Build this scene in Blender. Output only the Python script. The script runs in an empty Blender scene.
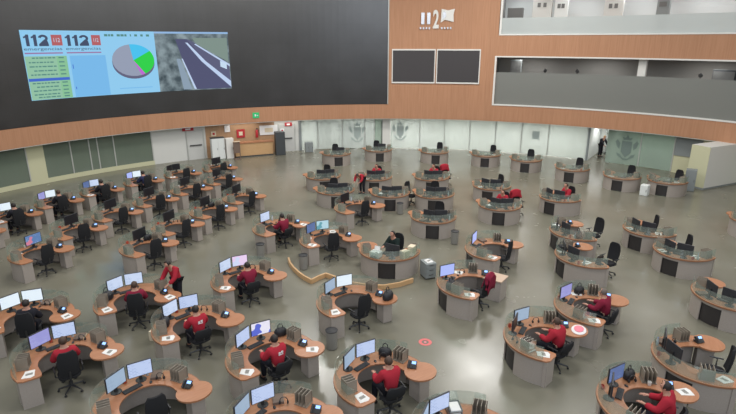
import bpy, bmesh, math, random
from math import sin, cos, pi, radians as R, degrees, atan2, hypot
from mathutils import Vector, Matrix
random.seed(7)
C = bpy.context.scene.collection
CX, CY, RB = 1.37, 16.76, 24.79          # centre of the round hall, radius of the wooden band
RW = 25.6                                 # radius of the glass wall under the band

# ---------------------------------------------------------------- materials
MATS = {}
def mat(name, col, rough=.6, metal=0., emit=None, estr=0., spec=.5):
    m = bpy.data.materials.new(name); m.use_nodes = True
    b = m.node_tree.nodes['Principled BSDF']
    b.inputs['Base Color'].default_value = (*col, 1); b.inputs['Roughness'].default_value = rough
    b.inputs['Metallic'].default_value = metal; b.inputs['Specular IOR Level'].default_value = spec
    if emit:
        b.inputs['Emission Color'].default_value = (*emit, 1); b.inputs['Emission Strength'].default_value = estr
    MATS[name] = m
    return m
def nodes(m): return m.node_tree.nodes, m.node_tree.links, m.node_tree.nodes['Principled BSDF']
def noisy(name, c1, c2, scale=(1, 1, 1), nscale=4., detail=4., rough=.6, coord='Object', spec=.5, lo=.3, hi=.7):
    m = mat(name, c1, rough, spec=spec); n, l, b = nodes(m)
    tc = n.new('ShaderNodeTexCoord'); mp = n.new('ShaderNodeMapping'); mp.inputs['Scale'].default_value = scale
    nz = n.new('ShaderNodeTexNoise'); nz.inputs['Scale'].default_value = nscale; nz.inputs['Detail'].default_value = detail
    cr = n.new('ShaderNodeValToRGB'); cr.color_ramp.elements[0].color = (*c1, 1); cr.color_ramp.elements[1].color = (*c2, 1)
    cr.color_ramp.elements[0].position = lo; cr.color_ramp.elements[1].position = hi
    l.new(tc.outputs[coord], mp.inputs['Vector']); l.new(mp.outputs[0], nz.inputs['Vector'])
    l.new(nz.outputs['Fac'], cr.inputs['Fac']); l.new(cr.outputs['Color'], b.inputs['Base Color'])
    return m
def glassy(name, tint, transp, diff, gloss_rough=.08, gloss=.1, transl=.5):
    m = bpy.data.materials.new(name); m.use_nodes = True
    n, l = m.node_tree.nodes, m.node_tree.links; n.clear()
    out = n.new('ShaderNodeOutputMaterial'); t = n.new('ShaderNodeBsdfTransparent'); d = n.new('ShaderNodeBsdfDiffuse')
    tl = n.new('ShaderNodeBsdfTranslucent'); g = n.new('ShaderNodeBsdfGlossy')
    t.inputs[0].default_value = (*[.5 + .5 * x for x in tint], 1)
    d.inputs[0].default_value = (*tint, 1); tl.inputs[0].default_value = (*tint, 1); g.inputs['Roughness'].default_value = gloss_rough
    a = n.new('ShaderNodeMixShader'); a.inputs[0].default_value = transl; l.new(d.outputs[0], a.inputs[1]); l.new(tl.outputs[0], a.inputs[2])
    b = n.new('ShaderNodeMixShader'); b.inputs[0].default_value = diff; l.new(t.outputs[0], b.inputs[1]); l.new(a.outputs[0], b.inputs[2])
    c = n.new('ShaderNodeMixShader'); c.inputs[0].default_value = gloss; l.new(b.outputs[0], c.inputs[1]); l.new(g.outputs[0], c.inputs[2])
    l.new(c.outputs[0], out.inputs[0]); MATS[name] = m
    return m

noisy('beech', (.35, .152, .075), (.41, .19, .10), (1, 9, 9), 3, rough=.38, spec=.35)
noisy('wood_wall', (.42, .215, .122), (.48, .255, .15), (5, .25, 1), 2.2, rough=.55, coord='UV', spec=.2)
def add_seams(m, w, h, amt):
    n, l, b = nodes(m); tc = n.new('ShaderNodeTexCoord'); br = n.new('ShaderNodeTexBrick')
    br.inputs['Color1'].default_value = (1, 1, 1, 1); br.inputs['Color2'].default_value = (.94, .94, .94, 1); br.inputs['Mortar'].default_value = (amt, amt, amt, 1)
    br.inputs['Scale'].default_value = 1; br.inputs['Mortar Size'].default_value = .012; br.inputs['Brick Width'].default_value = w; br.inputs['Row Height'].default_value = h
    br.offset = 0
    mx = n.new('ShaderNodeMix'); mx.data_type = 'RGBA'; mx.blend_type = 'MULTIPLY'; mx.inputs[0].default_value = 1
    src = b.inputs['Base Color'].links[0].from_socket if b.inputs['Base Color'].links else None
    l.new(tc.outputs['UV'], br.inputs['Vector'])
    if src: l.new(src, mx.inputs[6])
    else: mx.inputs[6].default_value = b.inputs['Base Color'].default_value
    l.new(br.outputs['Color'], mx.inputs[7]); l.new(mx.outputs[2], b.inputs['Base Color'])
add_seams(MATS['wood_wall'], 1.25, 20, .9)
noisy('video_black', (.022, .021, .021), (.036, .035, .036), (1, 1, 1), .5, rough=.30, coord='UV', spec=.8)
add_seams(MATS['video_black'], 1.8, 1.35, .75)
fm = noisy('floor_vinyl', (.158, .150, .112), (.195, .185, .145), (1, 1, 1), .35, 6, rough=.22, spec=.6)
def floor_nodes():
    n, l, b = nodes(fm); tc = n.new('ShaderNodeTexCoord')
    nz = n.new('ShaderNodeTexNoise'); nz.inputs['Scale'].default_value = .8; nz.inputs['Detail'].default_value = 5
    mr = n.new('ShaderNodeMapRange'); mr.inputs[3].default_value = .14; mr.inputs[4].default_value = .34
    l.new(tc.outputs['Object'], nz.inputs['Vector']); l.new(nz.outputs['Fac'], mr.inputs[0]); l.new(mr.outputs[0], b.inputs['Roughness'])
floor_nodes()
noisy('grey_panel', (.335, .292, .258), (.365, .32, .285), (1, 1, 1), 30, rough=.45, spec=.3)
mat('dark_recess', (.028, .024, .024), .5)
mat('edge_band', (.27, .12, .06), .5)
glassy('clear_glass', (.75, .85, .80), 0, .10, .04, .10, .3)
mat('black_fabric', (.021, .021, .023), .85, spec=.2)
mat('black_plastic', (.025, .025, .027), .42)
mat('screen_bezel', (.03, .03, .036), .4)
mat('silver', (.45, .45, .46), .3, .8)
noisy('rack_metal', (.20, .17, .135), (.29, .25, .20), (40, 40, 40), 8, rough=.4)
mat('steel', (.55, .53, .5), .22, .9)
mat('paper', (.72, .71, .69), .8)
mat('paper_cream', (.66, .57, .42), .8)
mat('return_beech', (.50, .36, .26), .5)
mat('paper_blue', (.25, .35, .6), .7)
mat('white_paint', (.68, .70, .68), .6)
mat('bin_grey', (.22, .21, .19), .5)
mat('red_plastic', (.55, .03, .035), .5)
mat('red_cloth', (.36, .025, .04), .85, spec=.1)
mat('burgundy_cloth', (.20, .018, .04), .85, spec=.1)
mat('dark_cloth', (.02, .02, .026), .9, spec=.1)
mat('navy_cloth', (.03, .035, .08), .9, spec=.1)
mat('green_black_cloth', (.018, .028, .026), .9, spec=.1)
mat('skin', (.45, .23, .16), .55)
mat('hair_dark', (.018, .012, .010), .6)
mat('hair_brown', (.06, .032, .02), .6)
mat('hair_blond', (.42, .25, .10), .6)
mat('hair_grey', (.13, .10, .085), .6)
mat('eye_dark', (.01, .01, .01), .2)
mat('lip', (.35, .1, .09), .5)
mat('white_cloth', (.7, .68, .68), .8)
mat('phone_display', (.1, .2, .5), .3, emit=(.30, .50, 1.0), estr=1.6)
mat('wall_white', (.60, .60, .57), .7)
mat('pier_white', (.70, .69, .65), .7)
mat('door_white', (.52, .52, .50), .5)
mat('dark_rubber', (.05, .05, .05), .7)
mat('frame_metal', (.48, .49, .46), .4, .3)
mat('pale_strip', (.72, .70, .66), .5)
mat('panel_dark', (.045, .040, .042), .55)
mat('green_sign', (.02, .35, .12), .5, emit=(.03, .5, .16), estr=.35)
mat('white_sign', (.8, .8, .8), .6)
mat('red_sign', (.42, .02, .03), .5)
mat('emblem_grey', (.16, .21, .19), .7)
mat('emblem_pale', (.36, .42, .40), .7)
mat('cabinet_grey', (.22, .24, .24), .6)
mat('cabinet_dark', (.05, .055, .06), .5)
noisy('counter_wood', (.50, .30, .14), (.56, .35, .18), (1, 1, 8), 4, rough=.5)
noisy('alcove_wood', (.40, .235, .13), (.45, .275, .155), (6, 6, .6), 3, rough=.5)
mat('olive_wall', (.55, .54, .36), .8)
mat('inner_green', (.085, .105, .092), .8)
mat('inner_grey', (.155, .155, .15), .8)
mat('inner_brown', (.22, .21, .195), .8)
mat('corridor_white', (.80, .82, .80), .8)
mat('lamp_white', (1, 1, 1), .5, emit=(1, 1, .97), estr=4.)
mat('lamp_soft', (1, 1, 1), .5, emit=(1, 1, .97), estr=1.6)
glassy('frosted_white', (.76, .80, .77), 0, .62, .12, .06, .45)
glassy('frosted_green', (.47, .56, .49), 0, .60, .12, .06, .3)
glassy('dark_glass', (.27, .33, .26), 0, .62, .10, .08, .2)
glassy('balustrade_glass', (.30, .305, .28), 0, .80, .2, .08, .2)
glassy('balustrade_pale', (.70, .74, .73), 0, .62, .18, .08, .3)
mat('gallery_bright', (.44, .46, .46), .8)
mat('red_floor', (.62, .12, .12), .4)
mat('pink_cloth', (.75, .22, .28), .8)
mat('black_bag', (.012, .012, .015), .55)
mat('brown_case', (.16, .11, .085), .7)
mat('bottle_clear', (.5, .56, .6), .15)
mat('mug_white', (.7, .68, .64), .35)
mat('mug_red', (.5, .08, .05), .4)

def display(name, base, ink, rows, cols, dens, strength, patch=None):
    """lit monitor picture: blocks of text rows on a pale page"""
    m = mat(name, (.02, .02, .02), .3); n, l, b = nodes(m)
    tc = n.new('ShaderNodeTexCoord'); mp = n.new('ShaderNodeMapping'); mp.inputs['Rotation'].default_value = (R(90), 0, 0)
    br = n.new('ShaderNodeTexBrick'); br.inputs['Scale'].default_value = 1; br.inputs['Row Height'].default_value = 1 / rows; br.inputs['Brick Width'].default_value = 1 / cols
    br.inputs['Mortar Size'].default_value = .35 / rows; br.inputs['Color1'].default_value = (*base, 1); br.inputs['Color2'].default_value = (*ink, 1); br.inputs['Mortar'].default_value = (*base, 1)
    br.inputs['Bias'].default_value = dens
    nz = n.new('ShaderNodeTexNoise'); nz.inputs['Scale'].default_value = 3
    mx = n.new('ShaderNodeMix'); mx.data_type = 'RGBA'; mx.inputs[6].default_value = (*base, 1)
    cr = n.new('ShaderNodeValToRGB'); cr.color_ramp.elements[0].position = .42; cr.color_ramp.elements[1].position = .5
    l.new(tc.outputs['Generated'], mp.inputs['Vector']); l.new(mp.outputs[0], br.inputs['Vector']); l.new(tc.outputs['Generated'], nz.inputs['Vector'])
    l.new(nz.outputs['Fac'], cr.inputs[0]); l.new(cr.outputs['Color'], mx.inputs[0]); l.new(br.outputs['Color'], mx.inputs[7])
    src = mx.outputs[2]
    if patch:
        pc, cut = patch
        n2 = n.new('ShaderNodeTexNoise'); n2.inputs['Scale'].default_value = 2.2; n2.inputs['Detail'].default_value = 0
        c2 = n.new('ShaderNodeValToRGB'); c2.color_ramp.elements[0].position = cut; c2.color_ramp.elements[1].position = cut + .02
        m2 = n.new('ShaderNodeMix'); m2.data_type = 'RGBA'; m2.inputs[7].default_value = (*pc, 1)
        l.new(tc.outputs['Generated'], n2.inputs['Vector']); l.new(n2.outputs['Fac'], c2.inputs[0]); l.new(c2.outputs['Color'], m2.inputs[0]); l.new(src, m2.inputs[6]); src = m2.outputs[2]
    l.new(src, b.inputs['Emission Color']); b.inputs['Emission Strength'].default_value = strength
    return m
display('disp_doc', (.58, .68, .88), (.32, .42, .62), 16, 3, .2, 1.)
display('disp_form', (.50, .60, .85), (.30, .40, .66), 9, 4, .3, 1.)
display('disp_pink', (.80, .62, .86), (.62, .50, .78), 12, 3, 0, 1., ((.62, .68, .9), .56))
display('disp_map', (.80, .78, .90), (.55, .6, .8), 10, 2, 0, 1., ((.10, .14, .62), .54))
display('disp_blue', (.42, .50, .95), (.36, .44, .85), 8, 2, -.3, 1.)
display('disp_grey', (.33, .44, .58), (.25, .34, .48), 14, 3, .1, 1.)
display('disp_icons', (.10, .20, .42), (.55, .65, .8), 7, 6, .1, 1., ((.6, .2, .3), .62))
display('disp_cyan', (.45, .66, .74), (.28, .5, .6), 8, 3, 0, 1., ((.12, .35, .42), .6))
display('disp_white', (.78, .88, .96), (.6, .74, .9), 10, 2, -.2, 1.)
display('disp_navy', (.10, .16, .36), (.2, .32, .55), 8, 3, 0, .9)
display('disp_violet', (.34, .34, .72), (.5, .52, .85), 12, 3, 0, .9)
mat('disp_off', (.02, .02, .024), .3)

# ---------------------------------------------------------------- mesh helpers
class MB:
    def __init__(s): s.v, s.f, s.uv = [], [], []
    def add(s, vs, fs, M=None):
        o = len(s.v)
        for p in vs:
            p = Vector(p)
            s.v.append(tuple(M @ p) if M else tuple(p))
        s.f += [tuple(i + o for i in f) for f in fs]
        return s
    def box(s, c, d, rz=0, M=None, taper=1., rx=0, ry=0):
        x, y, z = d[0] / 2, d[1] / 2, d[2] / 2
        T = Matrix.Translation(c) @ Matrix.Rotation(rz, 4, 'Z') @ Matrix.Rotation(ry, 4, 'Y') @ Matrix.Rotation(rx, 4, 'X')
        if M: T = M @ T
        vs = [(-x, -y, -z), (x, -y, -z), (x, y, -z), (-x, y, -z), (-x * taper, -y * taper, z), (x * taper, -y * taper, z), (x * taper, y * taper, z), (-x * taper, y * taper, z)]
        return s.add(vs, [(3, 2, 1, 0), (4, 5, 6, 7), (0, 1, 5, 4), (1, 2, 6, 5), (2, 3, 7, 6), (3, 0, 4, 7)], T)
    def lathe(s, prof, n=14, c=(0, 0, 0), M=None):
        vs, fs = [], []
        for r, z in prof:
            for k in range(n):
                a = 2 * pi * k / n; vs.append((c[0] + r * cos(a), c[1] + r * sin(a), c[2] + z))
        for i in range(len(prof) - 1):
            for k in range(n):
                k2 = (k + 1) % n; fs.append((i * n + k, i * n + k2, (i + 1) * n + k2, (i + 1) * n + k))
        fs.append(tuple(range(n - 1, -1, -1))); fs.append(tuple((len(prof) - 1) * n + k for k in range(n)))
        return s.add(vs, fs, M)
    def tube(s, pts, r, n=7, M=None, close=False):
        pts = [Vector(p) for p in pts]; vs, fs = [], []; m = len(pts)
        rr = r if isinstance(r, (list, tuple)) else [r] * m
        for i, p in enumerate(pts):
            a, b = (pts[(i - 1) % m], pts[(i + 1) % m]) if close else (pts[max(i - 1, 0)], pts[min(i + 1, m - 1)])
            t = (b - a).normalized(); u = t.cross(Vector((0, 0, 1)))
            if u.length < .05: u = t.cross(Vector((1, 0, 0)))
            u.normalize(); w = t.cross(u)
            for k in range(n):
                q = 2 * pi * k / n; vs.append(p + rr[i] * (cos(q) * u + sin(q) * w))
        for i in range(m if close else m - 1):
            j = (i + 1) % m
            for k in range(n):
                k2 = (k + 1) % n; fs.append((i * n + k, i * n + k2, j * n + k2, j * n + k))
        if not close:
            fs.append(tuple(range(n - 1, -1, -1))); fs.append(tuple((m - 1) * n + k for k in range(n)))
        return s.add(vs, fs, M)
    def prism(s, poly, z0, z1, M=None):
        n = len(poly); vs = [(x, y, z0) for x, y in poly] + [(x, y, z1) for x, y in poly]
        fs = [tuple(range(n - 1, -1, -1)), tuple(range(n, 2 * n))] + [(i, (i + 1) % n, n + (i + 1) % n, n + i) for i in range(n)]
        return s.add(vs, fs, M)
    def arc(s, a0, a1, r0, r1, z0, z1, n=16, c=(0, 0)):
        """slab of an annulus, mathematical angles in degrees"""
        P = [R(a0 + (a1 - a0) * i / n) for i in range(n + 1)]
        vs, fs = [], []
        for a in P:
            for r, z in ((r0, z0), (r1, z0), (r1, z1), (r0, z1)): vs.append((c[0] + r * cos(a), c[1] + r * sin(a), z))
        for i in range(n):
            for k in range(4):
                k2 = (k + 1) % 4; fs.append((i * 4 + k, i * 4 + k2, i * 4 + 4 + k2, i * 4 + 4 + k))
        fs.append((3, 2, 1, 0)); fs.append(tuple(n * 4 + k for k in range(4)))
        return s.add(vs, fs)
    def mesh(s, name, m, smooth=False):
        me = bpy.data.meshes.new(name); me.from_pydata(s.v, [], s.f)
        bm = bmesh.new(); bm.from_mesh(me); bmesh.ops.recalc_face_normals(bm, faces=bm.faces); bm.to_mesh(me); bm.free()
        if m: me.materials.append(MATS[m])
        if smooth:
            for p in me.polygons: p.use_smooth = True
            try: me.set_sharp_from_angle(angle=R(40))
            except Exception: pass
        return me
    def build(s, name, m, parent=None, smooth=False, bevel=0):
        o = bpy.data.objects.new(name, s.mesh(name, m, smooth)); C.objects.link(o)
        if parent: o.parent = parent
        if bevel:
            md = o.modifiers.new('Bevel', 'BEVEL'); md.width = bevel; md.segments = 2; md.limit_method = 'ANGLE'
        return o
def tag(o, label, cat, group=None):
    o['label'] = label; o['category'] = cat
    if group: o['group'] = group
    return o
def empty(name): 
    o = bpy.data.objects.new(name, None); C.objects.link(o); o.empty_display_size = .1; return o
def struct(o): o['kind'] = 'structure'; return o
def put(o, loc, rz=0): o.location = loc; o.rotation_euler = (0, 0, rz); return o
def swap(o, m):
    if o.material_slots: o.material_slots[0].link = 'OBJECT'; o.material_slots[0].material = MATS[m]
def dup(root):
    r = root.copy(); C.objects.link(r)
    for ch in root.children:
        c = ch.copy(); C.objects.link(c); c.parent = r
        for g in ch.children:
            d = g.copy(); C.objects.link(d); d.parent = c
    return r
PROTO, USED = {}, set()
def get(key, maker, *a):
    if key not in PROTO: PROTO[key] = maker(*a); return PROTO[key]
    return dup(PROTO[key])

# ---------------------------------------------------------------- the hall (cylinder coordinates: angle clockwise from +y, height)
def cyl(a, z, r): a = R(a); return (CX + r * sin(a), CY + r * cos(a), z)
def wallarc(name, m, a0, a1, z0, z1, r0, r1, parent=None):
    n = max(1, int(abs(a1 - a0) / 1.2)); me = bpy.data.meshes.new(name); bm = bmesh.new(); uvl = bm.loops.layers.uv.new('UVMap')
    rows = []
    for i in range(n + 1):
        a = a0 + (a1 - a0) * i / n
        rows.append(([bm.verts.new(cyl(a, z, r)) for r, z in ((r0, z0), (r1, z0), (r1, z1), (r0, z1))], R(a) * r0))
    zz = (z0, z0, z1, z1)
    def face(vs, uvs):
        f = bm.faces.new(vs)
        for lp, uv in zip(f.loops, uvs): lp[uvl].uv = uv
        f.smooth = False
    for i in range(n):
        (A, u0), (B, u1) = rows[i], rows[i + 1]
        for k in range(4):
            k2 = (k + 1) % 4; d = (r1 - r0) if k == 0 else 0
            face((A[k], B[k], B[k2], A[k2]), ((u0, zz[k]), (u1, zz[k]), (u1, zz[k2] + d), (u0, zz[k2] + d)))
    for (A, u), in (((rows[0]),), ((rows[-1]),)):
        face(A, ((u, z0), (u + r1 - r0, z0), (u + r1 - r0, z1), (u, z1)))
    bmesh.ops.recalc_face_normals(bm, faces=bm.faces); bm.to_mesh(me); bm.free()
    me.materials.append(MATS[m]); o = bpy.data.objects.new(name, me); C.objects.link(o)
    if parent: o.parent = parent
    return o
def disc(name, m, r, z, thick):
    o = MB().lathe([(r, -thick), (r, 0)], 96).build(name, m); o.location = (CX, CY, z); return struct(o)
disc('floor', 'floor_vinyl', 33, 0, .2)
struct(wallarc('wall_band', 'wood_wall', -82, 82, 2.5, 3.6, RB, RB + 1.3))
struct(wallarc('wall_wood', 'wood_wall', .42, 18.9, 3.6, 14, RB, RB + .3))
struct(wallarc('wall_sill', 'wood_wall', 18.9, 82, 3.6, 3.72, RB, RB + .3))
struct(wallarc('wall_spandrel', 'wood_wall', 18.9, 82, 7.2, 8.7, RB, RB + 5))
struct(wallarc('wall_top', 'wood_wall', 18.9, 82, 11.9, 14, RB, RB + 5))
# gallery openings with thin pale frames
for nm, z0, z1, a0 in (('trim_1', 3.72, 7.2, 18.6), ('trim_2', 8.7, 11.9, 19.0)):
    t = wallarc(nm, 'pale_strip', a0, 82, z0 - .04, z0 + .05, RB - .04, RB + .35); struct(t)
    struct(wallarc('trim_%d' % (int(nm[-1]) + 2), 'pale_strip', a0, a0 + .3, z0, z1, RB - .04, RB + .35))
    struct(wallarc('trim_%d' % (int(nm[-1]) + 4), 'pale_strip', a0, 82, z1 - .06, z1 + .03, RB - .04, RB + .35))
struct(wallarc('wall_gallery_lower', 'inner_brown', 18, 82, 3.7, 7.25, RB + 4.0, RB + 4.2))
struct(wallarc('floor_gallery_lower', 'inner_grey', 18, 82, 3.4, 3.7, RB + .3, RB + 4.2))
struct(wallarc('wall_gallery_upper', 'gallery_bright', 18, 82, 8.7, 12, RB + 4.0, RB + 4.2))
struct(wallarc('wall_gallery_end_lower', 'inner_grey', 18.0, 18.5, 3.7, 7.2, RB + .3, RB + 4.2))
struct(wallarc('wall_gallery_end_upper', 'inner_grey', 18.2, 18.9, 8.7, 12, RB + .3, RB + 4.2))
struct(wallarc('window_1', 'balustrade_glass', 18.9, 82, 3.75, 6.08, RB + .15, RB + .17))
struct(wallarc('window_2', 'balustrade_pale', 19.3, 82, 8.75, 9.85, RB + .15, RB + .17))
def post(a, z0, z1, r, w, m, name, label, cat):
    o = wallarc(name, m, a - w, a + w, z0, z1, r, r + .3); return tag(o, label, cat)
post(40.9, 3.7, 7.2, RB + .5, .55, 'pale_strip', 'gallery_column', 'pale square column standing behind the lower gallery glass', 'column')
# things on the lower and upper galleries
for i, (a, m, w, h, nm, lb) in enumerate([(21.5, 'cabinet_grey', .5, 1.6, 'gallery_cabinet', 'tall grey cabinet at the left end of the lower gallery'),
        (50.2, 'cabinet_dark', .8, 1.25, 'gallery_screen', 'dark boxy unit at the right end of the lower gallery')]):
    root = empty(nm); put(root, cyl(a, 3.7, RB + 2.6), -R(a)); tag(root, lb, 'cabinet')
    MB().box((0, 0, .8 + h / 2), (w * 1.6, .45, h + 1.6)).build('body', m, root, bevel=.02); MB().box((0, -.235, .8 + h / 2), (w * 1.5, .02, h + 1.4)).build('door_panel', 'inner_grey', root)
for i, (a, m) in enumerate([(26.5, 'dark_rubber'), (31.4, 'dark_rubber'), (48.3, 'dark_rubber')]):
    root = empty('gallery_lamp'); put(root, cyl(a, 3.7, RB + 1.1), -R(a)); tag(root, 'small dark ball lamp behind lower gallery glass, %s from left' % ('first', 'second', 'third')[i], 'lamp')
    MB().lathe([(.10, 0), (.10, .02), (.02, .04), (.02, 2.38)], 10).build('pole', m, root); MB().lathe([(.03, 2.38), (.13, 2.46), (.13, 2.56), (.04, 2.66)], 12).build('lamp_head', m, root, True)
for i, (a, w, h, m, nm, lb) in enumerate([(20.8, .75, 1.9, 'inner_grey', 'gallery_cupboard', 'grey cupboard at the left end of the upper gallery'), (24.8, .9, 2.6, 'wall_white', 'gallery_locker', 'pale locker with dark notices on the upper gallery'),
        (27.6, .6, 2.5, 'white_paint', 'gallery_noticeboard', 'white noticeboard with dark round signs on the upper gallery'), (35.0, .8, 2.4, 'wall_white', 'gallery_shelf', 'cream shelf unit on the upper gallery'), (41.5, .5, 2.4, 'cabinet_grey', 'gallery_case', 'narrow grey case at right on the upper gallery')]):
    root = empty(nm); put(root, cyl(a, 8.72, RB + 2.4), -R(a)); tag(root, lb, 'cabinet')
    MB().box((0, 0, h / 2), (w * 1.5, .4, h)).build('body', m, root, bevel=.02)
    for q in (-.25, .2): MB().box((q * w, -.215, h - .55), (.22, .02, .3)).build('notice', 'inner_grey', root)
# video wall
vw = empty('video_wall'); put(vw, (0, 0, 0)); tag(vw, 'huge curved black video wall of seamed tiles above the wooden band', 'video wall')
wallarc('tile_surface', 'video_black', -82, .40, 3.62, 14, RB - .02, RB + .25, vw)
wallarc('edge_frame', 'frame_metal', .28, .44, 3.62, 14, RB - .06, RB + .1, vw)
# picture shown on it: every shape is laid on the curved wall (s in metres from the left edge, height z)
A0 = -55.9; KS = R(1) * 24.7
def curved(name, m, polys, depth, parent, sub=None):
    me = bpy.data.meshes.new(name); bm = bmesh.new()
    for poly in polys:
        try: bm.faces.new([bm.verts.new((x, z, 0)) for x, z in poly])
        except ValueError: pass
    if sub:
        for _ in range(sub):
            ed = [e for e in bm.edges if abs(e.verts[0].co.x - e.verts[1].co.x) > .4]
            if ed: bmesh.ops.subdivide_edges(bm, edges=ed, cuts=3, use_grid_fill=True)
    bmesh.ops.triangulate(bm, faces=bm.faces)
    for _ in range(4):
        ed = [e for e in bm.edges if abs(e.verts[0].co.x - e.verts[1].co.x) > .7]
        if not ed: break
        bmesh.ops.subdivide_edges(bm, edges=ed, cuts=1); bmesh.ops.triangulate(bm, faces=bm.faces)
    for v in bm.verts: v.co = cyl(A0 + v.co.x / KS, v.co.y, RB - .05 - depth * 1.5)
    bmesh.ops.recalc_face_normals(bm, faces=bm.faces); bm.to_mesh(me); bm.free()
    me.materials.append(MATS[m]); o = bpy.data.objects.new(name, me); C.objects.link(o); o.parent = parent
    return o
def grid(x0, x1, z0, z1, n): return [[(x0 + (x1 - x0) * i / n, z0), (x0 + (x1 - x0) * (i + 1) / n, z0), (x0 + (x1 - x0) * (i + 1) / n, z1), (x0 + (x1 - x0) * i / n, z1)] for i in range(n)]
def S(a): return (a - A0) * KS
def em(name, c, s=1.): return mat(name, (.01, .01, .01), .6, emit=c, estr=s, spec=.1)
em('pic_bg', (.27, .58, .84)); em('pic_bg2', (.18, .47, .80)); em('pic_ink', (.05, .07, .13)); em('pic_red', (.44, .11, .12)); em('pic_magenta', (.32, .16, .34))
em('pic_yellow', (.28, .52, .36)); em('pic_lime', (.24, .52, .30)); em('pic_text', (.09, .24, .22)); em('pic_bar', (.05, .13, .58)); em('pic_white', (.55, .70, .86))
em('pie_grey', (.29, .33, .44)); em('pie_cyan', (.06, .52, .84)); em('pie_green', (.02, .62, .06)); em('pie_violet', (.50, .14, .62)); em('pie_side', (.12, .12, .20))
pm = em('hw_land', (.16, .20, .24))
def land():
    n, l, b = nodes(pm); tc = n.new('ShaderNodeTexCoord'); nz = n.new('ShaderNodeTexNoise'); nz.inputs['Scale'].default_value = 1.6; nz.inputs['Detail'].default_value = 8
    cr = n.new('ShaderNodeValToRGB'); cr.color_ramp.elements[0].color = (.05, .075, .09, 1); cr.color_ramp.elements[1].color = (.26, .33, .36, 1); cr.color_ramp.elements[0].position = .35; cr.color_ramp.elements[1].position = .68
    l.new(tc.outputs['Object'], nz.inputs['Vector']); l.new(nz.outputs['Fac'], cr.inputs[0]); l.new(cr.outputs[0], b.inputs['Emission Color'])
land()
em('hw_sky', (.28, .46, .72)); em('hw_asphalt', (.075, .08, .16)); em('hw_asphalt2', (.10, .105, .19)); em('hw_line', (.50, .62, .84)); em('hw_pale', (.25, .33, .42)); em('hw_verge', (.20, .27, .24))
pic = empty('projected_picture'); tag(pic, 'lit picture on the video wall showing 112 headings, table, pie chart and motorway', 'screen picture')
SW, Z0, Z1 = S(-26.75), 5.03, 8.86
curved('page_background', 'pic_bg', grid(0, S(-38.1), Z0, Z1, 20), 0, pic)
curved('page_shade', 'pic_bg2', grid(S(-50.2), S(-45.4), Z0 + .02, 7.45, 6), .01, pic)
def text_polys(body, x0, x1, z0, z1, bold=.02):
    cu = bpy.data.curves.new('t', 'FONT'); cu.body = body; cu.offset = bold; cu.resolution_u = 3
    o = bpy.data.objects.new('t', cu); C.objects.link(o); bpy.context.view_layer.update()
    me = bpy.data.meshes.new_from_object(o.evaluated_get(bpy.context.evaluated_depsgraph_get()))
    bpy.data.objects.remove(o); bpy.data.curves.remove(cu)
    xs = [v.co.x for v in me.vertices]; ys = [v.co.y for v in me.vertices]; a, b, c, d = min(xs), max(xs), min(ys), max(ys)
    P = [[(x0 + (me.vertices[i].co.x - a) / (b - a) * (x1 - x0), z0 + (me.vertices[i].co.y - c) / (d - c) * (z1 - z0)) for i in p.vertices] for p in me.polygons]
    bpy.data.meshes.remove(me); return P
def digit(ch, x0, x1, z0, z1):
    if ch == '1': P = [[(.38, 0), (1, 0), (1, 1), (.55, 1), (.38, .86), (.38, .74)], [(.55, 1), (.38, .86), (.38, .72), (0, .68), (0, .82), (.3, .86)]]
    else:   # 2
        o = [(.5 + .5 * cos(R(q)), .70 + .30 * sin(R(q))) for q in range(170, -41, -15)] + [(.42, .2), (1, .2), (1, 0), (0, 0), (0, .16)]
        i = [(.5 + .22 * cos(R(q)), .68 + .13 * sin(R(q))) for q in range(-40, 171, 15)]
        P = [o[:15] + i] + [[(.0, 0), (1, 0), (1, .2), (.36, .2), (.90, .52), (.64, .60), (0, .17)]]
    return [[(x0 + (x1 - x0) * x, z0 + (z1 - z0) * y) for x, y in p] for p in P]
for a0, a1, b0, b1, sq in ((-55.6, -52.6, -52.2, -50.85, '112'), (-50.45, -47.4, -47.0, -45.8, '112')):
    for ch, q0, q1 in (('1', 0, .22), ('1', .31, .53), ('2', .60, 1)): curved('heading_digit', 'pic_ink', digit(ch, S(a0 + (a1 - a0) * q0), S(a0 + (a1 - a0) * q1), 8.0, 8.62), .02, pic)
    curved('red_badge', 'pic_red', [[(S(b0), 8.03), (S(b1), 8.03), (S(b1), 8.62), (S(b0), 8.62)]], .02, pic)
    curved('badge_number', 'pic_white', text_polys(sq, S(b0) + .12, S(b1) - .12, 8.22, 8.44, .0), .03, pic)
for a0, a1 in ((-55.75, -51.0), (-50.5, -45.9)):
    curved('heading_word', 'pic_ink', text_polys('emergencias', S(a0), S(a1), 7.72, 7.92, .0), .02, pic)
    curved('heading_rule', 'pic_magenta', [[(S(a0), 7.58), (S(a1), 7.58), (S(a1), 7.65), (S(a0), 7.65)]], .02, pic)
curved('table_block', 'pic_yellow', grid(S(-55.85), S(-50.6), 5.05, 7.45, 4), .015, pic)
curved('table_column', 'pic_lime', [[(S(-51.9), 5.05), (S(-50.6), 5.05), (S(-50.6), 7.45), (S(-51.9), 7.45)]], .02, pic)
curved('table_bar', 'pic_bar', [[(S(-55.85), 6.08), (S(-50.65), 6.08), (S(-50.65), 6.24), (S(-55.85), 6.24)]], .03, pic)
rows = []
for k, z in enumerate((7.32, 7.08, 6.85, 6.62, 6.40, 5.93, 5.72, 5.51, 5.30, 5.14)):
    x = S(-55.7) + (.1 if k % 3 else .3)
    while x < S(-52.3):
        w = random.uniform(.1, .3); rows.append([(x, z), (min(x + w, S(-52.1)), z), (min(x + w, S(-52.1)), z + .07), (x, z + .07)]); x += w + .05
    rows.append([(S(-51.7), z), (S(-51.0), z), (S(-51.0), z + .07), (S(-51.7), z + .07)])
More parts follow.
